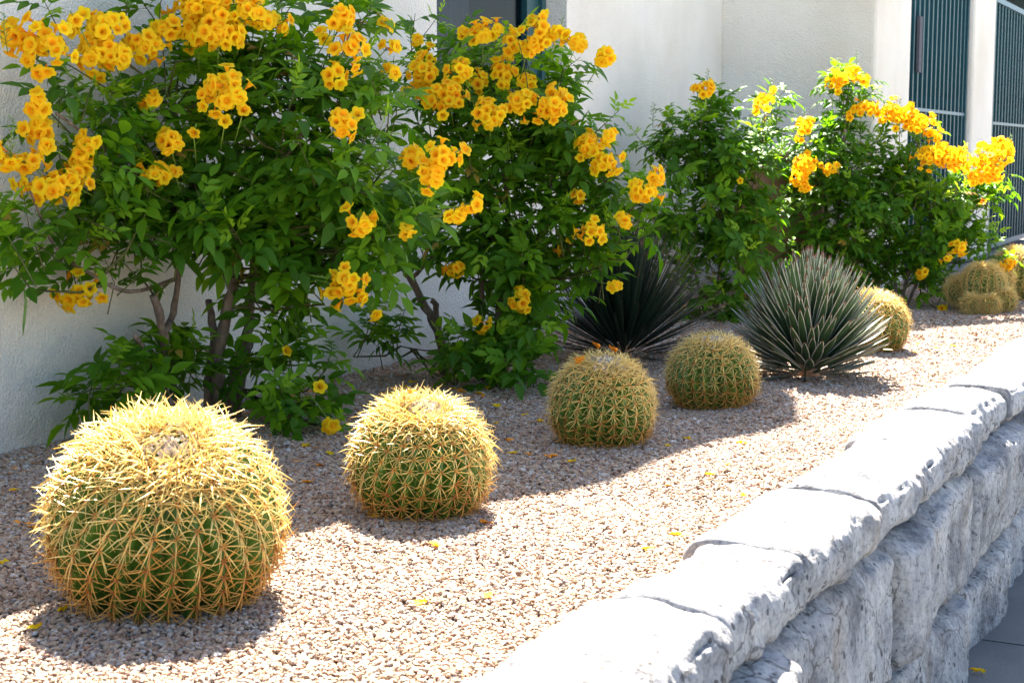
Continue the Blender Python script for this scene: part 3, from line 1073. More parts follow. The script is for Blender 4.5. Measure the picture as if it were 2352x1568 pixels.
def agave(x, y, front_off, side_px, top_px, n, meshes, label, seed):
    fr = on_ground(x, y)
    away = np.array([fr[0], fr[1], 0.0]); away /= np.linalg.norm(away)
    c = fr + away * front_off
    d = depth_of(c)
    root = empty('agave', (c[0], c[1], 0), label, 'agave', 'spiky agaves in the gravel bed')
    r_ = random.Random(seed)
    side, top = side_px / FPX * d, top_px / FPX * d
    allv = []
    tc = (Vector(CAM) - Vector(c)).normalized()
    ga = math.pi * (3 - 5 ** .5)
    for k in range(n):
        t = (k + .5) / n
        el = R(88) * (1 - t) ** .78 + R(1) + r_.uniform(-.07, .07)
        az = k * ga + r_.uniform(-.12, .12)
        dirv = Vector((math.cos(az) * math.cos(el), math.sin(az) * math.cos(el), math.sin(el)))
        ln = math.hypot(side * math.cos(el), top * math.sin(el)) * r_.uniform(.86, 1.05)
        ln = max(.08, ln - .09)
        if el < R(16): ln *= r_.uniform(.3, 1.0)
        base = Vector((math.cos(az) * math.cos(el) * .12, math.sin(az) * math.cos(el) * .12, .02 + .12 * math.sin(el)))
        upv = Vector((-math.cos(az) * math.sin(el), -math.sin(az) * math.sin(el), math.cos(el)))
        m_ = frame(base, dirv, upv)
        m_ = m_ @ Matrix.Diagonal((.40 * (1 if ln > .2 else .8), ln, .40, 1))
        allv.append((-(dirv.dot(tc) + .4 * math.sin(el)), k, r_.choice(meshes), m_))
    allv.sort(key=lambda q_: q_[:2])
    for _, _, me, m_ in allv[:300]: link('leaf', me, root, m_)
    if len(allv) > 300:
        o = link('far_leaves', join_mesh('far_leaves', [q_[2:] for q_ in allv[300:]]), root); o['kind'] = 'stuff'
    st = MB(); st.tube([(0, 0, -.03), (0, 0, .04), (0, 0, .09)], [.045, .04, .02], 10); st.obj('stem', M['dry_leaf'], root)
    return root, c


A2, a2c = agave(1856, 884, .24, 188, 268, 440, AGL, 'sunlit agave with white edged leaves in front of the last barrel cactus', 5)
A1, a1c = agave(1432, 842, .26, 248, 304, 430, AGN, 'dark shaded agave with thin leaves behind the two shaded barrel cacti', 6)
# dead flower twig in the sunlit agave
tw = MB()
tw.tube([on_ground(1845, 880) + np.array([0, .02, .0]), at_depth(1852, 830, 6.78), at_depth(1850, 790, 6.8), at_depth(1842, 770, 6.82)], [.004, .003, .0025, .001], 4)
tw.tube([on_ground(1840, 876), at_depth(1815, 850, 6.76), at_depth(1775, 815, 6.78)], [.003, .0025, .0015], 4)
tw.tube([at_depth(1852, 850, 6.78), at_depth(1868, 838, 6.77), at_depth(1872, 822, 6.78)], [.003, .002, .001], 4)
setp(tw.obj('dry_twig', M['twig']), 'dry bare twig leaning in front of the sunlit agave', 'twig')

# brown rock half hidden between shrubs
rk = bmesh.new(); bmesh.ops.create_icosphere(rk, subdivisions=4, radius=1.0)
rc = at_depth(1795, 560, 10.55)
for v in rk.verts:
    n_ = v.co.copy()
    a = 1 + .16 * noise.fractal(n_ * 1.6, 1, 2, 4) + .10 * (noise.voronoi(n_ * 1.8)[0][0])
    p_ = Vector((n_.x * .30, n_.y * .27, n_.z * .56)) * a
    p_.z = max(p_.z, -.55)
    v.co = p_
rme = bpy.data.meshes.new('rock'); rk.to_mesh(rme); rk.free(); rme.materials.append(M['rock'])
rme.polygons.foreach_set('use_smooth', [True] * len(rme.polygons))
ro_ = link('rock', rme, None, Matrix.Translation((rc[0], rc[1], .44)))
setp(ro_, 'tall brown rock half hidden among the shrubs near the wall', 'rock')


# ------------------------------------------------------------------ yellow flowering shrubs
def leaf_mesh(seed, mat, npair, size, droop):
    """a compound leaf: rachis with pairs of toothed leaflets and one at the tip"""
    r_ = random.Random(seed)
    b = MB()

    def leaflet(base, d, nrm, ln, wd):
        d = d.normalized(); s = d.cross(nrm).normalized(); n_ = s.cross(d)
        st = [(.0, .04), (.22, .80), (.48, 1.0), (.75, .58), (1.0, .0)]
        V = []
        for t, w_ in st:
            c = base + d * ln * t - n_ * ln * (t * t) * droop * .6
            hw = wd * .5 * w_
            if w_ == 0: V.append(c)
            else: V += [c - s * hw + n_ * hw * .42, c, c + s * hw + n_ * hw * .42]
        F = []
        for i in range(3):
            a, c = i * 3, (i + 1) * 3
            F += [(a, a + 1, c + 1, c), (a + 1, a + 2, c + 2, c + 1)]
        F += [(9, 10, 12), (10, 11, 12)]
        b.add(V, F)
    up = Vector((0, 0, 1))
    R_ = size
    ra = []
    for i in range(npair + 1):
        t = (i + 1) / (npair + 1)
        p = Vector((0, R_ * t * .62, -droop * R_ * .35 * t * t)); ra.append(p)
        if i < npair:
            ln = R_ * .42 * (0.8 + .35 * t) * r_.uniform(.85, 1.1)
            for sgn in (-1, 1):
                d = Vector((sgn * .80, .62, -droop * .5 + r_.uniform(-.15, .1)))
                leaflet(p, d, Vector((-sgn * .25, 0, 1)), ln, ln * r_.uniform(.42, .52))
    ln = R_ * .50 * r_.uniform(.95, 1.1)
    leaflet(ra[-1], Vector((r_.uniform(-.1, .1), 1, -droop * 1.0)), up, ln, ln * .46)
    b.tube([Vector((0, 0, 0))] + ra, [.0013] * (len(ra)) + [.0008], 3, cap=False)
    return b.mesh('leaf', mat)


LD = [leaf_mesh(s, M['leaf_dark'], 2 + (s % 3 == 0), .175, .18 + .22 * (s % 3)) for s in range(6)]
LM = [leaf_mesh(20 + s, M['leaf_mid'], 2 + (s % 3 == 0), .17, .12 + .2 * (s % 3)) for s in range(5)]
LO = [leaf_mesh(60 + s, M['leaf_old'], 2, .15, .5) for s in range(2)]
LY = [leaf_mesh(40 + s, M['leaf_young'], 2, .14, .12 + .1 * (s % 2)) for s in range(3)]


def flower_mesh(seed):
    r_ = random.Random(seed)
    b, U = MB(), []
    seg = 20
    rings = [(.0, .0022, 0), (.012, .0036, .15), (.027, .0088, .36), (.0345, .0108, .5), (.0375, .0155, .66), (.0385, .0215, .85), (.0372, .0270, 1.0)]
    V = []
    ph = r_.uniform(0, 6.28)
    squeeze = r_.uniform(.86, 1.0)
    curl = [r_.uniform(-.004, .0035) for _ in range(5)]
    for i, (z, rad, u) in enumerate(rings):
        for k in range(seg):
            a = 2 * math.pi * k / seg
            lobe = abs(math.cos(2.5 * a)) ** .7           # five rounded lobes
            lb = int(((a + math.pi / 5) % (2 * math.pi)) / (2 * math.pi / 5)) % 5
            amp = (0, 0, 0, .03, .06, .16, .27)[i]
            rr_ = rad * (1 + amp * (lobe - .62))
            zz = z + (0, 0, 0, 0, .15, .6, 1.5)[i] * curl[lb] * lobe - (.0012 * (1 - lobe) if i >= 5 else 0)
            V.append((rr_ * math.cos(a + ph), rr_ * math.sin(a + ph) * squeeze, zz)); U.append(u)
    F = [(i * seg + k, i * seg + (k + 1) % seg, (i + 1) * seg + (k + 1) % seg, (i + 1) * seg + k) for i in range(6) for k in range(seg)]
    b.add(V, F)
    return uv_mesh(b, 'flower', M['petal'], U)


FL = [flower_mesh(s) for s in range(5)]
CAMV = Vector(CAM)


def bud_mesh(seed):
    r_ = random.Random(seed)
    b = MB()
    b.tube([(0, 0, 0), (.004, 0, .05), (0, .004, .10)], [.0016, .0013, .0008], 3)
    for k in range(14):
        z = .02 + k * .006; a = k * 2.4; ln = .014 * (1 - k / 22)
        p = Vector((0, 0, z)); e = p + Vector((math.cos(a), math.sin(a), .5)) * ln
        b.tube([p, e, e + Vector((math.cos(a), math.sin(a), .6)) * .004], [.0007, .0016, .0012], 4, cap=True)
    return b.mesh('bud_spike', M['bud'])


BUD = [bud_mesh(s) for s in range(2)]


def shrub(name, label, base, base_d, trunks, blobs, clusters, seed, xmin=-3.74, shoot_len=.25, leaf_scale=.86, young=.42, mid=.58, pods=(), spires=(), dens=.74, CF=-.10):
    """trunks: [(points (x, y, depth offset), r0, r1)], blobs: [(x, y, depth offset, rx, ry, rd, shoots)],
    clusters: [(x, y, depth offset, radius)] - picture coordinates give the direction, depths the place"""
    r_ = random.Random(seed)
    bp = on_ground(*base)
    D0 = base_d if base_d else depth_of(bp)
    g0 = at_depth(base[0], base[1], D0)
    root = empty(name, (g0[0], g0[1], 0), label, 'shrub', 'yellow flowering shrubs along the stucco wall')
    inv = Matrix.Translation(-Vector(root.location))
    nodes = []

    def pull(x, y, d):
        # a bough that would reach into the wall grows in front of it
        r0_ = ray(x, y)
        if r0_[0] < 0: d = min(d, (xmin + .10 + .16 * r_.random()) / r0_[0])
        return Vector(at_depth(x, y, d))

    def P(x, y, dd):
        return pull(x, y, D0 + dd)
    for pts, r0, r1 in trunks:
        q = [P(*p) for p in pts]
        # smooth the polyline
        fine = []
        for i in range(len(q) - 1):
            for s in range(5):
                t = s / 5
                a = q[max(i - 1, 0)]; b_ = q[i]; c = q[i + 1]; d = q[min(i + 2, len(q) - 1)]
                fine.append(.5 * ((2 * b_) + (c - a) * t + (2 * a - 5 * b_ + 4 * c - d) * t * t + (3 * b_ - a - 3 * c + d) * t ** 3))
        fine.append(q[-1])
        if fine[0].z < .10: fine.insert(0, Vector((fine[0].x, fine[0].y, -.03)))
        n = len(fine)
        mb = MB()
        rad = [(r0 + (r1 - r0) * i / (n - 1)) * (1 + .10 * math.sin(i * 1.7 + seed)) * (1.0 if i else 1.25) for i in range(n)]
        fine2 = [p + Vector((r_.uniform(-1, 1), r_.uniform(-1, 1), 0)) * r0 * .18 for p in fine]
        mb.tube(fine2, rad, 9)
        mb.obj('trunk' if r0 > .016 else 'branch', M['bark'], root, True, inv)
        nodes += fine[n // 3:]
    tw = MB()
    leaves = []
    core = sum(nodes, Vector()) / len(nodes)
    cpos = []
    for cl in clusters:
        cpos.append((P(cl[0], cl[1], cl[2] + CF), max(.05, cl[3] / FPX * (D0 + cl[2]) * 1.05)))

    def hidden(q_):
        # no leaf grows in front of a blossom head
        for c_, rad_ in cpos:
            if (q_ - c_).length < rad_ * .8: return True
            t_ = CAMV - c_
            k_ = (q_ - c_).dot(t_) / t_.length_squared
            if 0 < k_ < .12 and (c_ + t_ * k_ - q_).length < rad_ * .95: return True
        return False
    for (x, y, dd, rx, ry, rd, ns) in blobs:
        ns = max(2, int(ns * dens))
        sc = (D0 + dd) / FPX
        for s in range(ns):
            # point in the ellipsoid, biased to its shell
            v = Vector((r_.gauss(0, 1), r_.gauss(0, 1), r_.gauss(0, 1))).normalized() * (r_.random() ** .42)
            p = pull(x + v.x * rx, y - v.z * ry, D0 + dd + v.y * rd)
            if p.z < .03: continue
            outw = (Vector(RT) * v.x + Vector(UP) * v.z + Vector(FW) * v.y)
            d = (outw * .75 + Vector((0, 0, .55 + .3 * r_.random())) + Vector((r_.gauss(0, .25), r_.gauss(0, .25), r_.gauss(0, .2)))).normalized()
            ln = shoot_len * r_.uniform(.55, 1.25)
            p0 = p - d * ln * .55
            if p0.x < xmin: p0.x = xmin + .02
            if hidden(p0 + d * ln) or hidden(p0 + d * ln * .5): continue
            side = d.orthogonal().normalized()
            bend = Vector((r_.gauss(0, 1), r_.gauss(0, 1), r_.gauss(0, .5))) * .10 * ln
            p1 = p0 + d * ln * .5 + bend; p2 = p0 + d * ln
            tw.tube([p0, p1, p2], [.0030, .0024, .0012], 4, cap=False)
            # limb back to the nearest wood
            if r_.random() < .45 and nodes:
                nn = min(nodes, key=lambda q_: (q_ - p0).length + max(0, q_.z - p0.z) * 2)
                if .05 < (nn - p0).length < .75:
                    mdl = (nn + p0) / 2 + Vector((r_.gauss(0, .02), r_.gauss(0, .02), -.02))
                    tw.tube([nn, mdl, p0], [.0055, .0045, .003], 4, cap=False)
            npair = r_.choice((3, 3, 4))
            yng = r_.random() < young
            for k in range(npair):
                t = .30 + .70 * (k + .5) / npair
                pp = p0.lerp(p1, t * 2) if t < .5 else p1.lerp(p2, t * 2 - 1)
                a0 = k * math.pi / 2 + r_.uniform(-.3, .3)
                for sg in (0, math.pi):
                    rad = Matrix.Rotation(a0 + sg, 3, d) @ side
                    ld = (rad * .95 + d * (.30 + .45 * t) + Vector((r_.gauss(0, .15), r_.gauss(0, .15), -.12 + r_.gauss(0, .2)))).normalized()
                    zh = (d * .7 + Vector((0, 0, .7)) + Vector((r_.gauss(0, .3), r_.gauss(0, .3), 0)) + (CAMV - pp).normalized() * .25).normalized()
                    tip = k == npair - 1
                    if yng and tip: me = r_.choice(LY)
                    elif r_.random() < mid * (1.4 if tip else .7): me = r_.choice(LM)
                    else: me = r_.choice(LD)
                    if r_.random() < .012: me = r_.choice(LO)
                    if pp.x + ld.x * .15 < xmin: continue
                    m_ = frame(pp, ld, zh, leaf_scale * r_.uniform(.72, 1.12) * (.8 if tip else 1))
                    if hidden(pp + ld * .08): continue
                    size = (CAMV - pp).length
                    leaves.append((size + r_.uniform(0, .15), me, inv @ m_))
            if yng and r_.random() < .8:
                ld = (d + Vector((r_.gauss(0, .2), r_.gauss(0, .2), 0))).normalized()
                leaves.append(((CAMV - p2).length, r_.choice(LY), inv @ frame(p2, ld, side, leaf_scale * .7)))
    leaves.sort(key=lambda q_: q_[0])
    for _, me, m_ in leaves[:300]: link('leaf', me, root, m_)
    if len(leaves) > 300:
        o = link('foliage', join_mesh('foliage', [(me, m_) for _, me, m_ in leaves[300:]]), root); o['kind'] = 'stuff'
    # flower clusters
    fl, n_f = [], 0
    for cl in clusters:
        x, y, dd, rp = cl[:4]
        c = cpos[clusters.index(cl)][0]
        rad = rp / FPX * (D0 + dd)
        cnt = cl[4] if len(cl) > 4 else max(1, int(round(3.0 * (rad / .027) ** 2)))
        ax3 = Vector((r_.uniform(.75, 1.35), r_.uniform(.75, 1.35), r_.uniform(.7, 1.25)))
        stalk = MB(); bits = []
        tocam = (CAMV - c).normalized()
        outw = (c - core).normalized()
        bias = (tocam * .75 + outw * .45).normalized()
        back = c - bias * max(.02, rad * .5) + (core - c).normalized() * .12 - tocam * .04
        for k in range(cnt):
            if cnt == 1:
                d = (tocam + Vector((r_.gauss(0, .25), r_.gauss(0, .25), r_.gauss(0, .2)))).normalized(); p = c - d * .03
            else:
                for _ in range(8):
                    d = Vector((r_.gauss(0, 1), r_.gauss(0, 1), r_.gauss(0, .9))).normalized()
                    d = (d + bias * .75).normalized()
                    p = c + Vector((d.x * ax3.x, d.y * ax3.y, d.z * ax3.z)) * max(0.006, rad - .014) * (r_.uniform(.35, 1.12) if r_.random() < .8 else r_.uniform(1.1, 1.5)) - d * .02
                    if all((p + d * .04 - q_).length > .022 for q_ in bits): break
                bits.append(p + d * .04)
                d = (d * .75 + bias * .42 + Vector((r_.gauss(0, .38), r_.gauss(0, .38), -.12 + r_.gauss(0, .32)))).normalized()
            if p.x < xmin + .03: continue
            m_ = frame(p, d.orthogonal(), d, r_.uniform(.74, 1.02))
            m_ = m_ @ Matrix.Rotation(r_.uniform(0, 6.28), 4, 'Z')
            fl.append((m_, len(stalk.v), cl))
            stalk.tube([p, (p + c) / 2 - bias * .015, c - bias * .03], [.0016, .0013, .0014], 3, cap=False)
            if k % 4 == 0:
                e = p - d * .01 + Vector((r_.gauss(0, .02), r_.gauss(0, .02), .02))
                stalk.tube([c - bias * .03, e], [.001, .0024], 4)
        stalk.tube([back, c - bias * .03], [.0028, .002], 4)
        so = stalk.obj('flower_cluster', M['bud'], root, True, inv)
        extra = []
        for m_, _, cc in fl:
            if n_f < 300:
                link('flower', r_.choice(FL), so, inv.inverted() @ (inv @ m_)); n_f += 1
            else: extra.append((r_.choice(FL), m_))
        if extra:
            o = link('blossoms', join_mesh('blossoms', extra), so); o['kind'] = 'stuff'
        fl = []
    for (x, y, dd) in spires:
        p = P(x, y, dd)
        link('bud_spike', r_.choice(BUD), root, inv @ frame(p - Vector((0, 0, .1)), Vector((1, r_.uniform(-.3, .3), 0)), Vector((r_.uniform(-.2, .2), r_.uniform(-.2, .2), 1)), r_.uniform(1.1, 1.6)))
    for (x, y, dd, lp) in pods:
        p = P(x, y, dd); ln = lp / FPX * (D0 + dd)
        mb = MB(); mb.tube([p, p + Vector((.006, .004, -ln * .4)), p + Vector((-.004, .002, -ln * .8)), p + Vector((-.008, 0, -ln))], [.0016, .0042, .004, .001], 6)
        mb.obj('seed_pod', M['pod'], root, True, inv)
    o = tw.obj('twigs', M['twig'], root, True, inv); o['kind'] = 'stuff'
    return root


# --- the large shrub on the left
shrub('flowering_shrub', 'largest yellow flowering shrub at left, above the two nearest cacti', (520, 945), 5.75,
      trunks=[([(505, 950, 0), (500, 860, 0), (515, 740, -.05), (530, 650, -.08), (500, 560, -.1), (440, 400, -.1), (400, 250, 0)], .030, .010),
              ([(520, 955, 0), (545, 850, .05), (570, 760, .08), (575, 690, .08), (590, 560, .05), (640, 400, 0), (680, 250, 0)], .027, .009),
              ([(482, 950, .05), (478, 880, .05), (490, 780, .07), (478, 690, .08)], .020, .013),
              ([(530, 655, -.08), (560, 560, -.15), (620, 430, -.2), (720, 260, -.2)], .014, .006),
              ([(410, 950, -.02), (388, 850, 0), (372, 750, 0), (355, 680, 0)], .017, .015),
              ([(376, 760, 0), (398, 720, 0), (410, 600, 0), (390, 480, 0), (330, 350, .0)], .014, .007),
              ([(540, 950, .1), (556, 850, .12), (572, 780, .12)], .024, .020),
              ([(395, 930, -.05), (345, 830, -.05), (310, 770, -.05)], .012, .009),
              ([(405, 640, 0), (300, 670, .05), (210, 630, .05), (130, 570, .05), (70, 440, .05)], .008, .004),
              ([(400, 480, 0), (250, 350, 0), (130, 260, 0)], .009, .004),
              ([(600, 540, .05), (720, 480, 0), (860, 420, -.05)], .011, .005)],
      blobs=[(470, 300, -.10, 360, 240, .40, 84), (430, 470, -.15, 260, 110, .33, 34), (570, 540, -.25, 220, 100, .28, 32),
             (690, 330, -.15, 190, 210, .35, 44), (790, 430, -.2, 130, 140, .3, 24), (760, 570, -.2, 150, 80, .25, 20), (890, 500, -.15, 100, 120, .25, 18),
             (190, 300, .0, 140, 150, .26, 16), (110, 520, .0, 120, 80, .2, 11), (60, 590, .0, 60, 50, .15, 6), (200, 650, .0, 80, 55, .15, 6), (290, 560, -.05, 130, 90, .22, 16),
             (340, 90, 0, 330, 110, .35, 34), (650, 110, 0, 230, 120, .33, 30), (870, 270, -.05, 70, 130, .22, 14),
             (270, 870, -.12, 85, 45, .16, 8), (420, 850, -.18, 100, 45, .18, 11), (210, 925, -.05, 55, 32, .12, 4), (670, 850, -.08, 80, 70, .2, 13), (700, 930, -.12, 60, 60, .18, 9), (610, 950, -.05, 50, 50, .15, 4), (630, 710, -.02, 60, 60, .15, 6), (700, 640, -.1, 60, 60, .15, 6), (400, 20, .05, 150, 60, .25, 12)],
      clusters=[(40, 85, -.1, 40), (115, 112, -.15, 52), (80, 130, -.05, 35), (175, 48, -.1, 20, 1), (235, 72, -.25, 54), (255, 130, -.3, 60), (330, 112, -.25, 52), (212, 130, -.2, 36),
                (430, 28, -.25, 54), (490, 22, -.3, 60), (505, 80, -.35, 54), (560, 35, -.3, 55), (612, 62, -.2, 42), (455, 75, -.25, 44), (380, 72, 0, 36), (440, -30, -.1, 46), (540, -25, -.1, 46), (450, 105, -.1, 30), (650, 70, -.1, 18),
                (775, 48, -.2, 40), (795, 118, -.25, 42), (768, 172, -.25, 32), (742, 85, -.1, 20), (880, 58, -.05, 20), (890, 110, 0, 20), (897, 168, 0, 22),
                (505, 215, -.5, 58), (557, 262, -.5, 20, 2), (517, 278, -.5, 16, 1), (350, 236, -.35, 28), (445, 306, -.45, 19, 1), (388, 328, -.42, 34), (358, 402, -.4, 38), (400, 395, -.35, 16, 2),
                (90, 245, -.1, 26), (98, 300, -.1, 34), (115, 335, -.1, 20), (195, 335, -.2, 36), (110, 432, -.2, 50), (168, 425, -.25, 48), (185, 365, -.15, 30), (60, 372, -.05, 34), (20, 352, 0, 26),
                (782, 286, -.45, 42), (822, 262, -.4, 14, 1), (1015, 362, -.35, 46), (985, 400, -.35, 36), (942, 365, -.25, 32), (1082, 468, -.3, 30), (1050, 490, -.3, 24), (1025, 492, -.3, 16),
                (825, 515, -.45, 38), (935, 536, -.35, 20), (185, 672, -.15, 44), (788, 656, -.35, 50), (760, 640, -.35, 22), (855, 717, -.2, 20, 3), (735, 888, -.25, 18, 1), (762, 972, -.2, 30, 6), (660, 805, -.1, 12, 1)],
      seed=11, leaf_scale=1.0, dens=.66, pods=[(52, 640, -.05, 110), (930, 575, -.3, 60), (600, 190, -.3, 60), (672, 160, -.3, 55)], spires=[(15, 45, -.1), (640, 10, -.2), (868, 170, -.1), (878, 190, -.12), (60, 380, -.1), (25, 310, 0)])

# --- the second shrub
shrub('flowering_shrub', 'second yellow flowering shrub, in front of the dark window', (1090, 875), 6.75,
      trunks=[([(1022, 828, .28), (1010, 770, .28), (985, 720, .28), (945, 640, .25), (925, 600, .2), (960, 520, .1)], .024, .013),
              ([(945, 640, .25), (985, 600, .2), (1010, 560, .15)], .010, .006),
              ([(1010, 770, .26), (1000, 700, .26), (990, 690, .26)], .015, .012),
              ([(1130, 870, 0), (1140, 780, .02), (1150, 650, .05), (1165, 500, .05), (1150, 350, 0)], .020, .009),
              ([(1110, 880, 0), (1105, 760, .05), (1108, 640, .05), (1100, 520, .05), (1070, 380, .05)], .016, .007),
              ([(1150, 880, .05), (1190, 760, .05), (1225, 600, .05), (1260, 450, 0), (1280, 330, 0)], .016, .006),
              ([(1020, 800, .28), (980, 805, .28), (920, 795, .26)], .004, .003),
              ([(1225, 600, .05), (1320, 540, -.05), (1400, 510, -.1)], .008, .004)],
      blobs=[(1130, 330, -.05, 170, 170, .34, 58), (1150, 180, .0, 170, 90, .3, 26), (1040, 250, .0, 100, 120, .26, 20), (1230, 250, -.05, 110, 130, .3, 26), (1300, 430, -.05, 120, 110, .28, 30), (1160, 520, -.05, 160, 110, .3, 44),
             (1340, 560, -.12, 110, 70, .22, 18), (1110, 620, .0, 110, 70, .22, 16), (1230, 640, -.05, 90, 80, .22, 18), (1110, 790, -.08, 85, 65, .18, 14), (1210, 760, -.05, 70, 70, .18, 12), (1160, 860, -.15, 100, 40, .16, 9), (1060, 845, -.15, 50, 40, .12, 5),
             (900, 775, .2, 70, 28, .12, 5), (1420, 500, -.18, 70, 60, .18, 9), (830, 760, .1, 40, 60, .1, 3), (1010, 560, .05, 80, 70, .2, 8), (1330, 300, -.05, 50, 80, .2, 8), (1090, 110, .05, 60, 30, .15, 4), (955, 100, .05, 30, 40, .12, 3), (1290, 330, 0, 60, 90, .2, 8), (1340, 640, -.1, 60, 60, .15, 6)],
      clusters=[(958, 92, 0, 22, 4), (985, 132, 0, 24, 4), (1062, 84, 0, 24, 4), (1110, 85, -.05, 34), (1140, 72, -.05, 24), (1172, 98, -.05, 28), (1240, 85, -.1, 44), (1212, 112, -.1, 28), (1282, 76, -.1, 22), (1325, 104, -.1, 30), (1388, 132, -.15, 32),
                (1060, 162, -.2, 33), (975, 182, -.15, 42), (950, 215, -.1, 30), (1032, 232, -.25, 46), (995, 222, -.2, 32), (1130, 272, -.3, 42), (1192, 240, -.25, 40), (1265, 252, -.25, 42), (1276, 214, -.2, 26), (1155, 180, .05, 36), (1100, 190, .05, 30), (1210, 190, .05, 24),
                (1345, 335, -.2, 28), (1402, 312, -.2, 20), (1380, 368, -.2, 38), (1350, 320, -.15, 22), (1478, 440, -.3, 40), (1500, 403, -.3, 24), (1355, 525, -.3, 32), (1436, 512, -.3, 22), (1325, 450, -.15, 14), (1045, 622, -.1, 27), (1195, 690, -.2, 30), (1110, 742, -.15, 21, 4), (1415, 655, -.25, 16, 3), (1310, 550, -.1, 10, 1), (1270, 575, 0, 14, 2)],
      seed=12, leaf_scale=.95, dens=.66, pods=[(932, 572, .0, 40)], spires=[(945, 60, 0), (1075, 55, 0), (1288, 45, -.1), (1375, 300, -.2), (1005, 135, 0)], young=.28, mid=.48)

# --- three smaller shrubs towards the gates
shrub('flowering_shrub', 'sparsely flowered green shrub behind the two agaves', (1655, 745), 9.4,
      trunks=[([(1640, 760, 0), (1650, 650, 0), (1660, 520, 0), (1640, 380, 0), (1620, 250, 0)], .016, .005),
              ([(1680, 750, 0), (1700, 620, 0), (1720, 480, 0), (1750, 330, 0)], .013, .005),
              ([(1625, 750, 0), (1600, 640, 0), (1560, 520, 0), (1530, 400, 0)], .011, .004)],
      blobs=[(1620, 370, 0, 110, 110, .3, 44), (1560, 330, 0, 75, 70, .22, 16), (1700, 400, 0, 100, 110, .3, 36), (1620, 500, -.05, 140, 100, .3, 48), (1690, 590, -.05, 110, 100, .28, 34), (1560, 560, 0, 90, 70, .25, 18), (1650, 690, -.1, 70, 70, .2, 16), (1760, 260, 0, 45, 60, .16, 9), (1620, 240, 0, 40, 50, .15, 8), (1520, 470, 0, 60, 60, .18, 8), (1750, 690, -.2, 60, 50, .15, 8)],
      clusters=[(1620, 208, -.1, 26), (1600, 205, -.1, 12), (1755, 232, -.1, 24, 8), (1776, 206, -.1, 10, 1), (1735, 250, -.1, 14, 3), (1700, 415, -.2, 7, 1)],
      seed=13, spires=[(1500, 255, 0), (1575, 260, 0), (1625, 170, 0), (1770, 195, 0)], young=.32, mid=.4, pods=[(1665, 345, -.2, 30)])
shrub('flowering_shrub', 'tall dark shrub with a thin flowering tip behind the sunlit agave', (1905, 705), 10.1,
      trunks=[([(1905, 715, 0), (1915, 600, 0), (1930, 450, 0), (1940, 300, 0), (1950, 190, 0)], .016, .004),
              ([(1890, 715, 0), (1870, 600, 0), (1860, 450, 0), (1850, 330, 0)], .012, .004),
              ([(1930, 715, 0), (1970, 600, 0), (2000, 480, 0)], .012, .005)],
      blobs=[(1920, 370, 0, 95, 100, .28, 44), (1945, 230, 0, 50, 65, .18, 16), (1860, 380, 0, 60, 90, .22, 18), (1920, 500, -.05, 120, 110, .3, 58), (1980, 590, -.05, 100, 80, .26, 34), (1880, 610, -.05, 80, 90, .24, 26), (2000, 460, -.05, 80, 100, .25, 26)],
      clusters=[(1930, 182, -.1, 24), (1962, 166, -.1, 18), (1982, 188, -.1, 16), (1910, 200, -.05, 18, 4), (1850, 290, -.15, 24), (1838, 318, -.15, 12, 2), (1850, 380, -.25, 33), (1846, 420, -.25, 27), (1910, 386, -.2, 18), (1885, 380, -.2, 8, 1), (1985, 250, -.1, 26), (2012, 262, -.1, 14), (1955, 265, -.05, 16, 3)],
      seed=14, spires=[(1925, 150, 0), (1968, 125, 0), (1848, 250, 0)], young=.14, mid=.3, pods=[(1895, 400, -.2, 50), (1830, 560, -.2, 40)])
shrub('flowering_shrub', 'sunlit yellow flowering shrub nearest the teal gates', (2075, 695), 10.25,
      trunks=[([(2070, 700, 0), (2085, 630, 0), (2110, 540, 0), (2130, 420, 0), (2100, 310, 0)], .014, .005),
              ([(2085, 700, 0), (2120, 620, 0), (2180, 520, 0), (2240, 420, 0)], .012, .004),
              ([(2060, 700, 0), (2055, 600, 0), (2060, 480, 0), (2050, 360, 0)], .011, .004)],
      blobs=[(2070, 360, 0, 70, 90, .25, 26), (2110, 430, -.05, 95, 90, .28, 34), (2190, 470, -.05, 80, 80, .25, 26), (2120, 550, -.05, 110, 80, .26, 34), (2220, 540, -.05, 60, 70, .2, 13), (2250, 440, 0, 55, 50, .18, 10), (2060, 620, 0, 80, 60, .2, 14), (2170, 640, -.05, 70, 50, .18, 10), (2280, 590, -.05, 40, 45, .14, 5), (2310, 440, -.05, 30, 30, .1, 3)],
      clusters=[(2060, 268, -.15, 34), (2040, 255, -.1, 22), (2100, 282, -.15, 34), (2085, 258, -.1, 22), (2142, 312, -.15, 22), (2150, 358, -.2, 44), (2190, 366, -.2, 36), (2255, 372, -.2, 44), (2290, 345, -.2, 32), (2240, 408, -.2, 26), (2278, 398, -.2, 26), (2305, 340, -.15, 20), (2197, 568, -.25, 24), (2173, 590, -.25, 14), (2117, 625, -.25, 17), (2305, 607, -.2, 22), (2165, 706, -.2, 12, 3), (2255, 455, -.2, 14, 2)],
      seed=15, spires=[(2065, 240, -.1), (2320, 320, -.1)], young=.45, mid=.5)

# ------------------------------------------------------------------ blossoms fallen on gravel, cacti and pavement


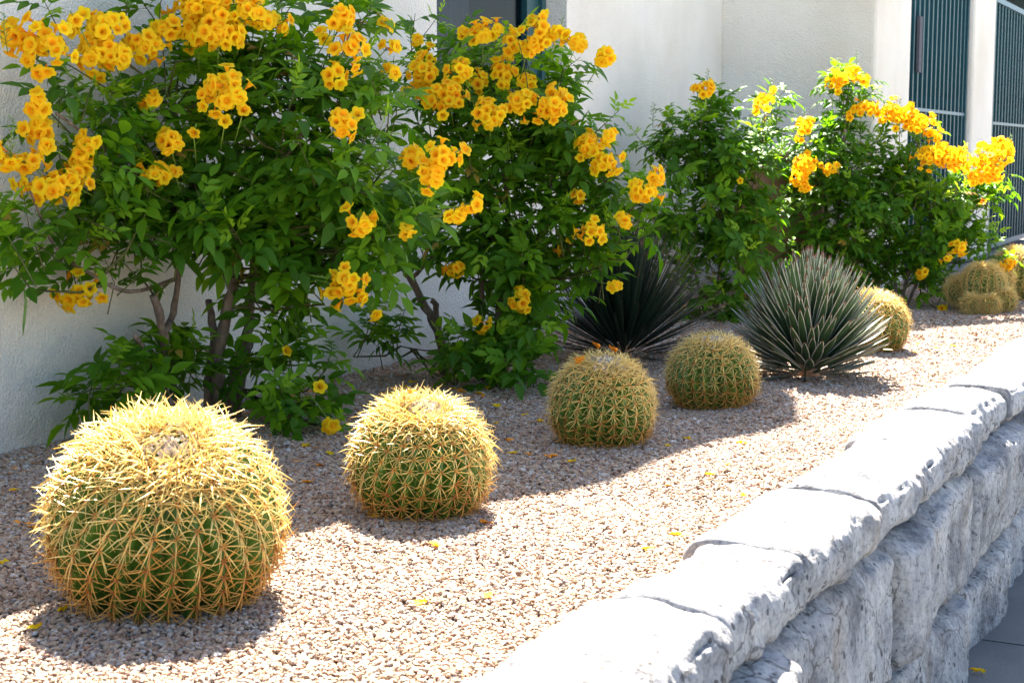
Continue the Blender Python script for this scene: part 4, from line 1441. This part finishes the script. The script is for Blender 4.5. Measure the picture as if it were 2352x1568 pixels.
def fallen_mesh(seed, mat):
    r_ = random.Random(seed)
    b = MB()
    V = [(0, 0, .006)]
    n = 10
    for k in range(n):
        a = 2 * math.pi * k / n
        rr_ = (.021 if k % 2 == 0 else .012) * r_.uniform(.7, 1.2)
        V.append((rr_ * math.cos(a) * 1.25, rr_ * math.sin(a), r_.uniform(.001, .014)))
    b.add(V, [(0, 1 + k, 1 + (k + 1) % n) for k in range(n)])
    b.tube([(-.004, 0, .006), (-.024, .004, .008), (-.034, .002, .005)], [.006, .004, .002], 5)
    return b.mesh('fallen_blossom', mat)


FB = [fallen_mesh(s, M['petal_dry'] if s % 3 == 0 else M['petal']) for s in range(6)]
for me in FB:
    uv = me.uv_layers.new(name='UVMap')
    uv.data.foreach_set('uv', np.tile([.75, 0.0], len(me.loops)))
ORD = ['leftmost', 'second from left', 'third from left', 'fourth from left', 'fifth from left', 'sixth from left', 'seventh from left', 'eighth from left', 'ninth from left', 'tenth from left']
FALL = [
    ('on the shaded gravel left of the largest cactus', [(5, 1290), (37, 1130), (75, 1215)]),
    ('on the gravel in front of the largest cactus', [(82, 1442), (145, 1390)]),
    ('on the shaded gravel between the two nearest cacti', [(712, 1112), (702, 1025), (737, 1073), (758, 1040)]),
    ('beside the foot of the second nearest cactus', [(852, 1190), (1117, 1210)]),
    ('on shaded gravel left of the blossom topped cactus', [(1137, 973), (1142, 934), (1167, 1011), (1181, 1042), (1206, 954), (1211, 1047), (1241, 972), (1261, 1055), (1316, 1064)]),
    ('on shaded gravel right of the blossom topped cactus', [(1533, 1028), (1578, 1010), (1706, 1020)]),
    ('on sunlit gravel before the second nearest cactus', [(965, 1382), (1000, 1260), (1122, 1374)]),
    ('on the sunlit gravel beside the pale coping', [(1491, 1266), (1536, 1112), (1558, 1231), (1603, 1262), (1633, 1091), (1671, 1072), (1708, 1130)]),
    ('on the dark gravel at the foot of the stucco wall', [(905, 905), (930, 890), (945, 880), (985, 915), (1050, 865)]),
    ('on the dark gravel under the second flowering shrub', [(1037, 896), (1059, 903), (1098, 908), (1118, 897), (1015, 912), (985, 940)]),
    ('on the gravel beyond the last sunlit barrel cactus', [(2101, 809), (2108, 789), (2150, 800), (2190, 795), (2246, 802)]),
]
grp_n = 0
for where, pts in FALL:
    pts = sorted(pts)
    for k, (x, y) in enumerate(pts):
        p = on_ground(x, y, .006)
        p[2] = bed_h(p[0], p[1]) + .006
        me = random.choice(FB)
        s = random.uniform(.45, .8) if 'sunlit' in where else random.uniform(.65, 1.0)
        o = link('fallen_blossom', me, None, Matrix.Translation(p) @ Matrix.Rotation(random.uniform(0, 6.28), 4, 'Z') @ Matrix.Rotation(random.uniform(-.3, .3), 4, 'X') @ Matrix.Scale(s, 4))
        pos = (ORD[k] if k < len(pts) - 1 else 'rightmost') + ' fallen blossom '
        setp(o, pos + where, 'blossom', 'fallen orange blossoms')
for (K, x, y, lab) in ((K3, 1365, 795, 'left orange blossom caught upright on the crown of the shaded cactus'), (K3, 1404, 804, 'right orange blossom standing on the crown of the shaded cactus'), (K3, 1336, 828, 'small orange blossom low on the left shoulder of the shaded cactus'), (K2, 938, 905, 'orange withered blossom on the bright crown of the second nearest cactus')):
    root, Rb, Cb, cc = K
    # where the view ray meets the spiny ellipsoid
    d = Vector(ray(x, y)); oC = CAMV - Vector(cc)
    a_, c_ = Rb + .022, Cb + .03
    sc = Vector((1 / a_, 1 / a_, 1 / c_))
    dd = Vector((d.x * sc.x, d.y * sc.y, d.z * sc.z)); oo = Vector((oC.x * sc.x, oC.y * sc.y, oC.z * sc.z))
    A_, B_, C_ = dd.dot(dd), 2 * oo.dot(dd), oo.dot(oo) - 1
    disc = B_ * B_ - 4 * A_ * C_
    t = (-B_ - math.sqrt(disc)) / (2 * A_) if disc > 0 else -B_ / (2 * A_)
    p = CAMV + d * t
    o = link('fallen_blossom', FB[0] if 'right' in lab else FB[3], None, Matrix.Translation(p) @ Matrix.Rotation(random.uniform(0, 6.28), 4, 'Z') @ Matrix.Rotation(1.0 if K is K3 else .3, 4, 'X') @ Matrix.Scale(1.0, 4))
    setp(o, lab, 'blossom', 'fallen orange blossoms')
p = on_ground(2251, 1543, PAVE + .006)
o = link('fallen_blossom', FB[1], None, Matrix.Translation(p))
setp(o, 'single orange blossom fallen on the grey pavement below the stone wall', 'blossom', 'fallen orange blossoms')

# leaf litter under the shrubs, too fine to count
lt = MB()
lr = random.Random(21)
for _ in range(1500):
    yy = lr.uniform(2.6, 11.5); xx = -3.72 + abs(lr.gauss(0, .55))
    if xx > -2.3: continue
    a_ = lr.uniform(0, 6.28); l_ = lr.uniform(.008, .026); w_ = l_ * lr.uniform(.25, .5)
    zz = bed_h(xx, yy) + .007
    ca, sa = math.cos(a_), math.sin(a_)
    lt.add([(xx - ca * l_, yy - sa * l_, zz), (xx + sa * w_, yy - ca * w_, zz + lr.uniform(0, .006)), (xx + ca * l_, yy + sa * l_, zz + lr.uniform(0, .008)), (xx - sa * w_, yy + ca * w_, zz + lr.uniform(0, .006))], [(0, 1, 2), (0, 2, 3)], lr.choice((0, 0, 0, 1)))
setp(lt.obj('leaf_litter', [M['dry_leaf'], M['petal_dry']], smooth=False), 'fine dry leaf litter scattered on the gravel under the shrubs', kind='stuff')
# dry leaves near the agave
dl = MB()
dl.add([(-.05, 0, .006), (-.02, -.012, .012), (.02, -.011, .016), (.055, 0, .012), (.02, .011, .008), (-.02, .012, .007), (0, 0, .004)], [(0, 1, 6), (1, 2, 6), (2, 3, 6), (3, 4, 6), (4, 5, 6), (5, 0, 6)])
DL = dl.mesh('dry_leaf', M['dry_leaf'])
for (x, y, z, lab) in ((1810, 868, .01, 'brown dry leaf curled at the foot of the sunlit agave'), (1768, 878, .008, 'brown dry leaf on gravel between the fourth cactus and agave'), (1780, 815, .10, 'brown dry leaf hanging on the twig left of the sunlit agave'), (2040, 805, .09, 'pale brown dry leaf stuck on the last sunlit cactus'), (2010, 862, .008, 'small brown leaf on sunlit gravel right of the agave'), (1578, 1073, .01, 'reddish dry petal on the sunlit gravel below the shaded cacti')):
    p = on_ground(x, y, z)
    o = link('dry_leaf', DL, None, Matrix.Translation(p) @ Matrix.Rotation(random.uniform(0, 6.28), 4, 'Z') @ Matrix.Rotation(.5 if z > .05 else .1, 4, 'X') @ Matrix.Scale(.7 if y < 1000 else .5, 4))
    setp(o, lab, 'dry leaf', 'dry leaves in the bed')
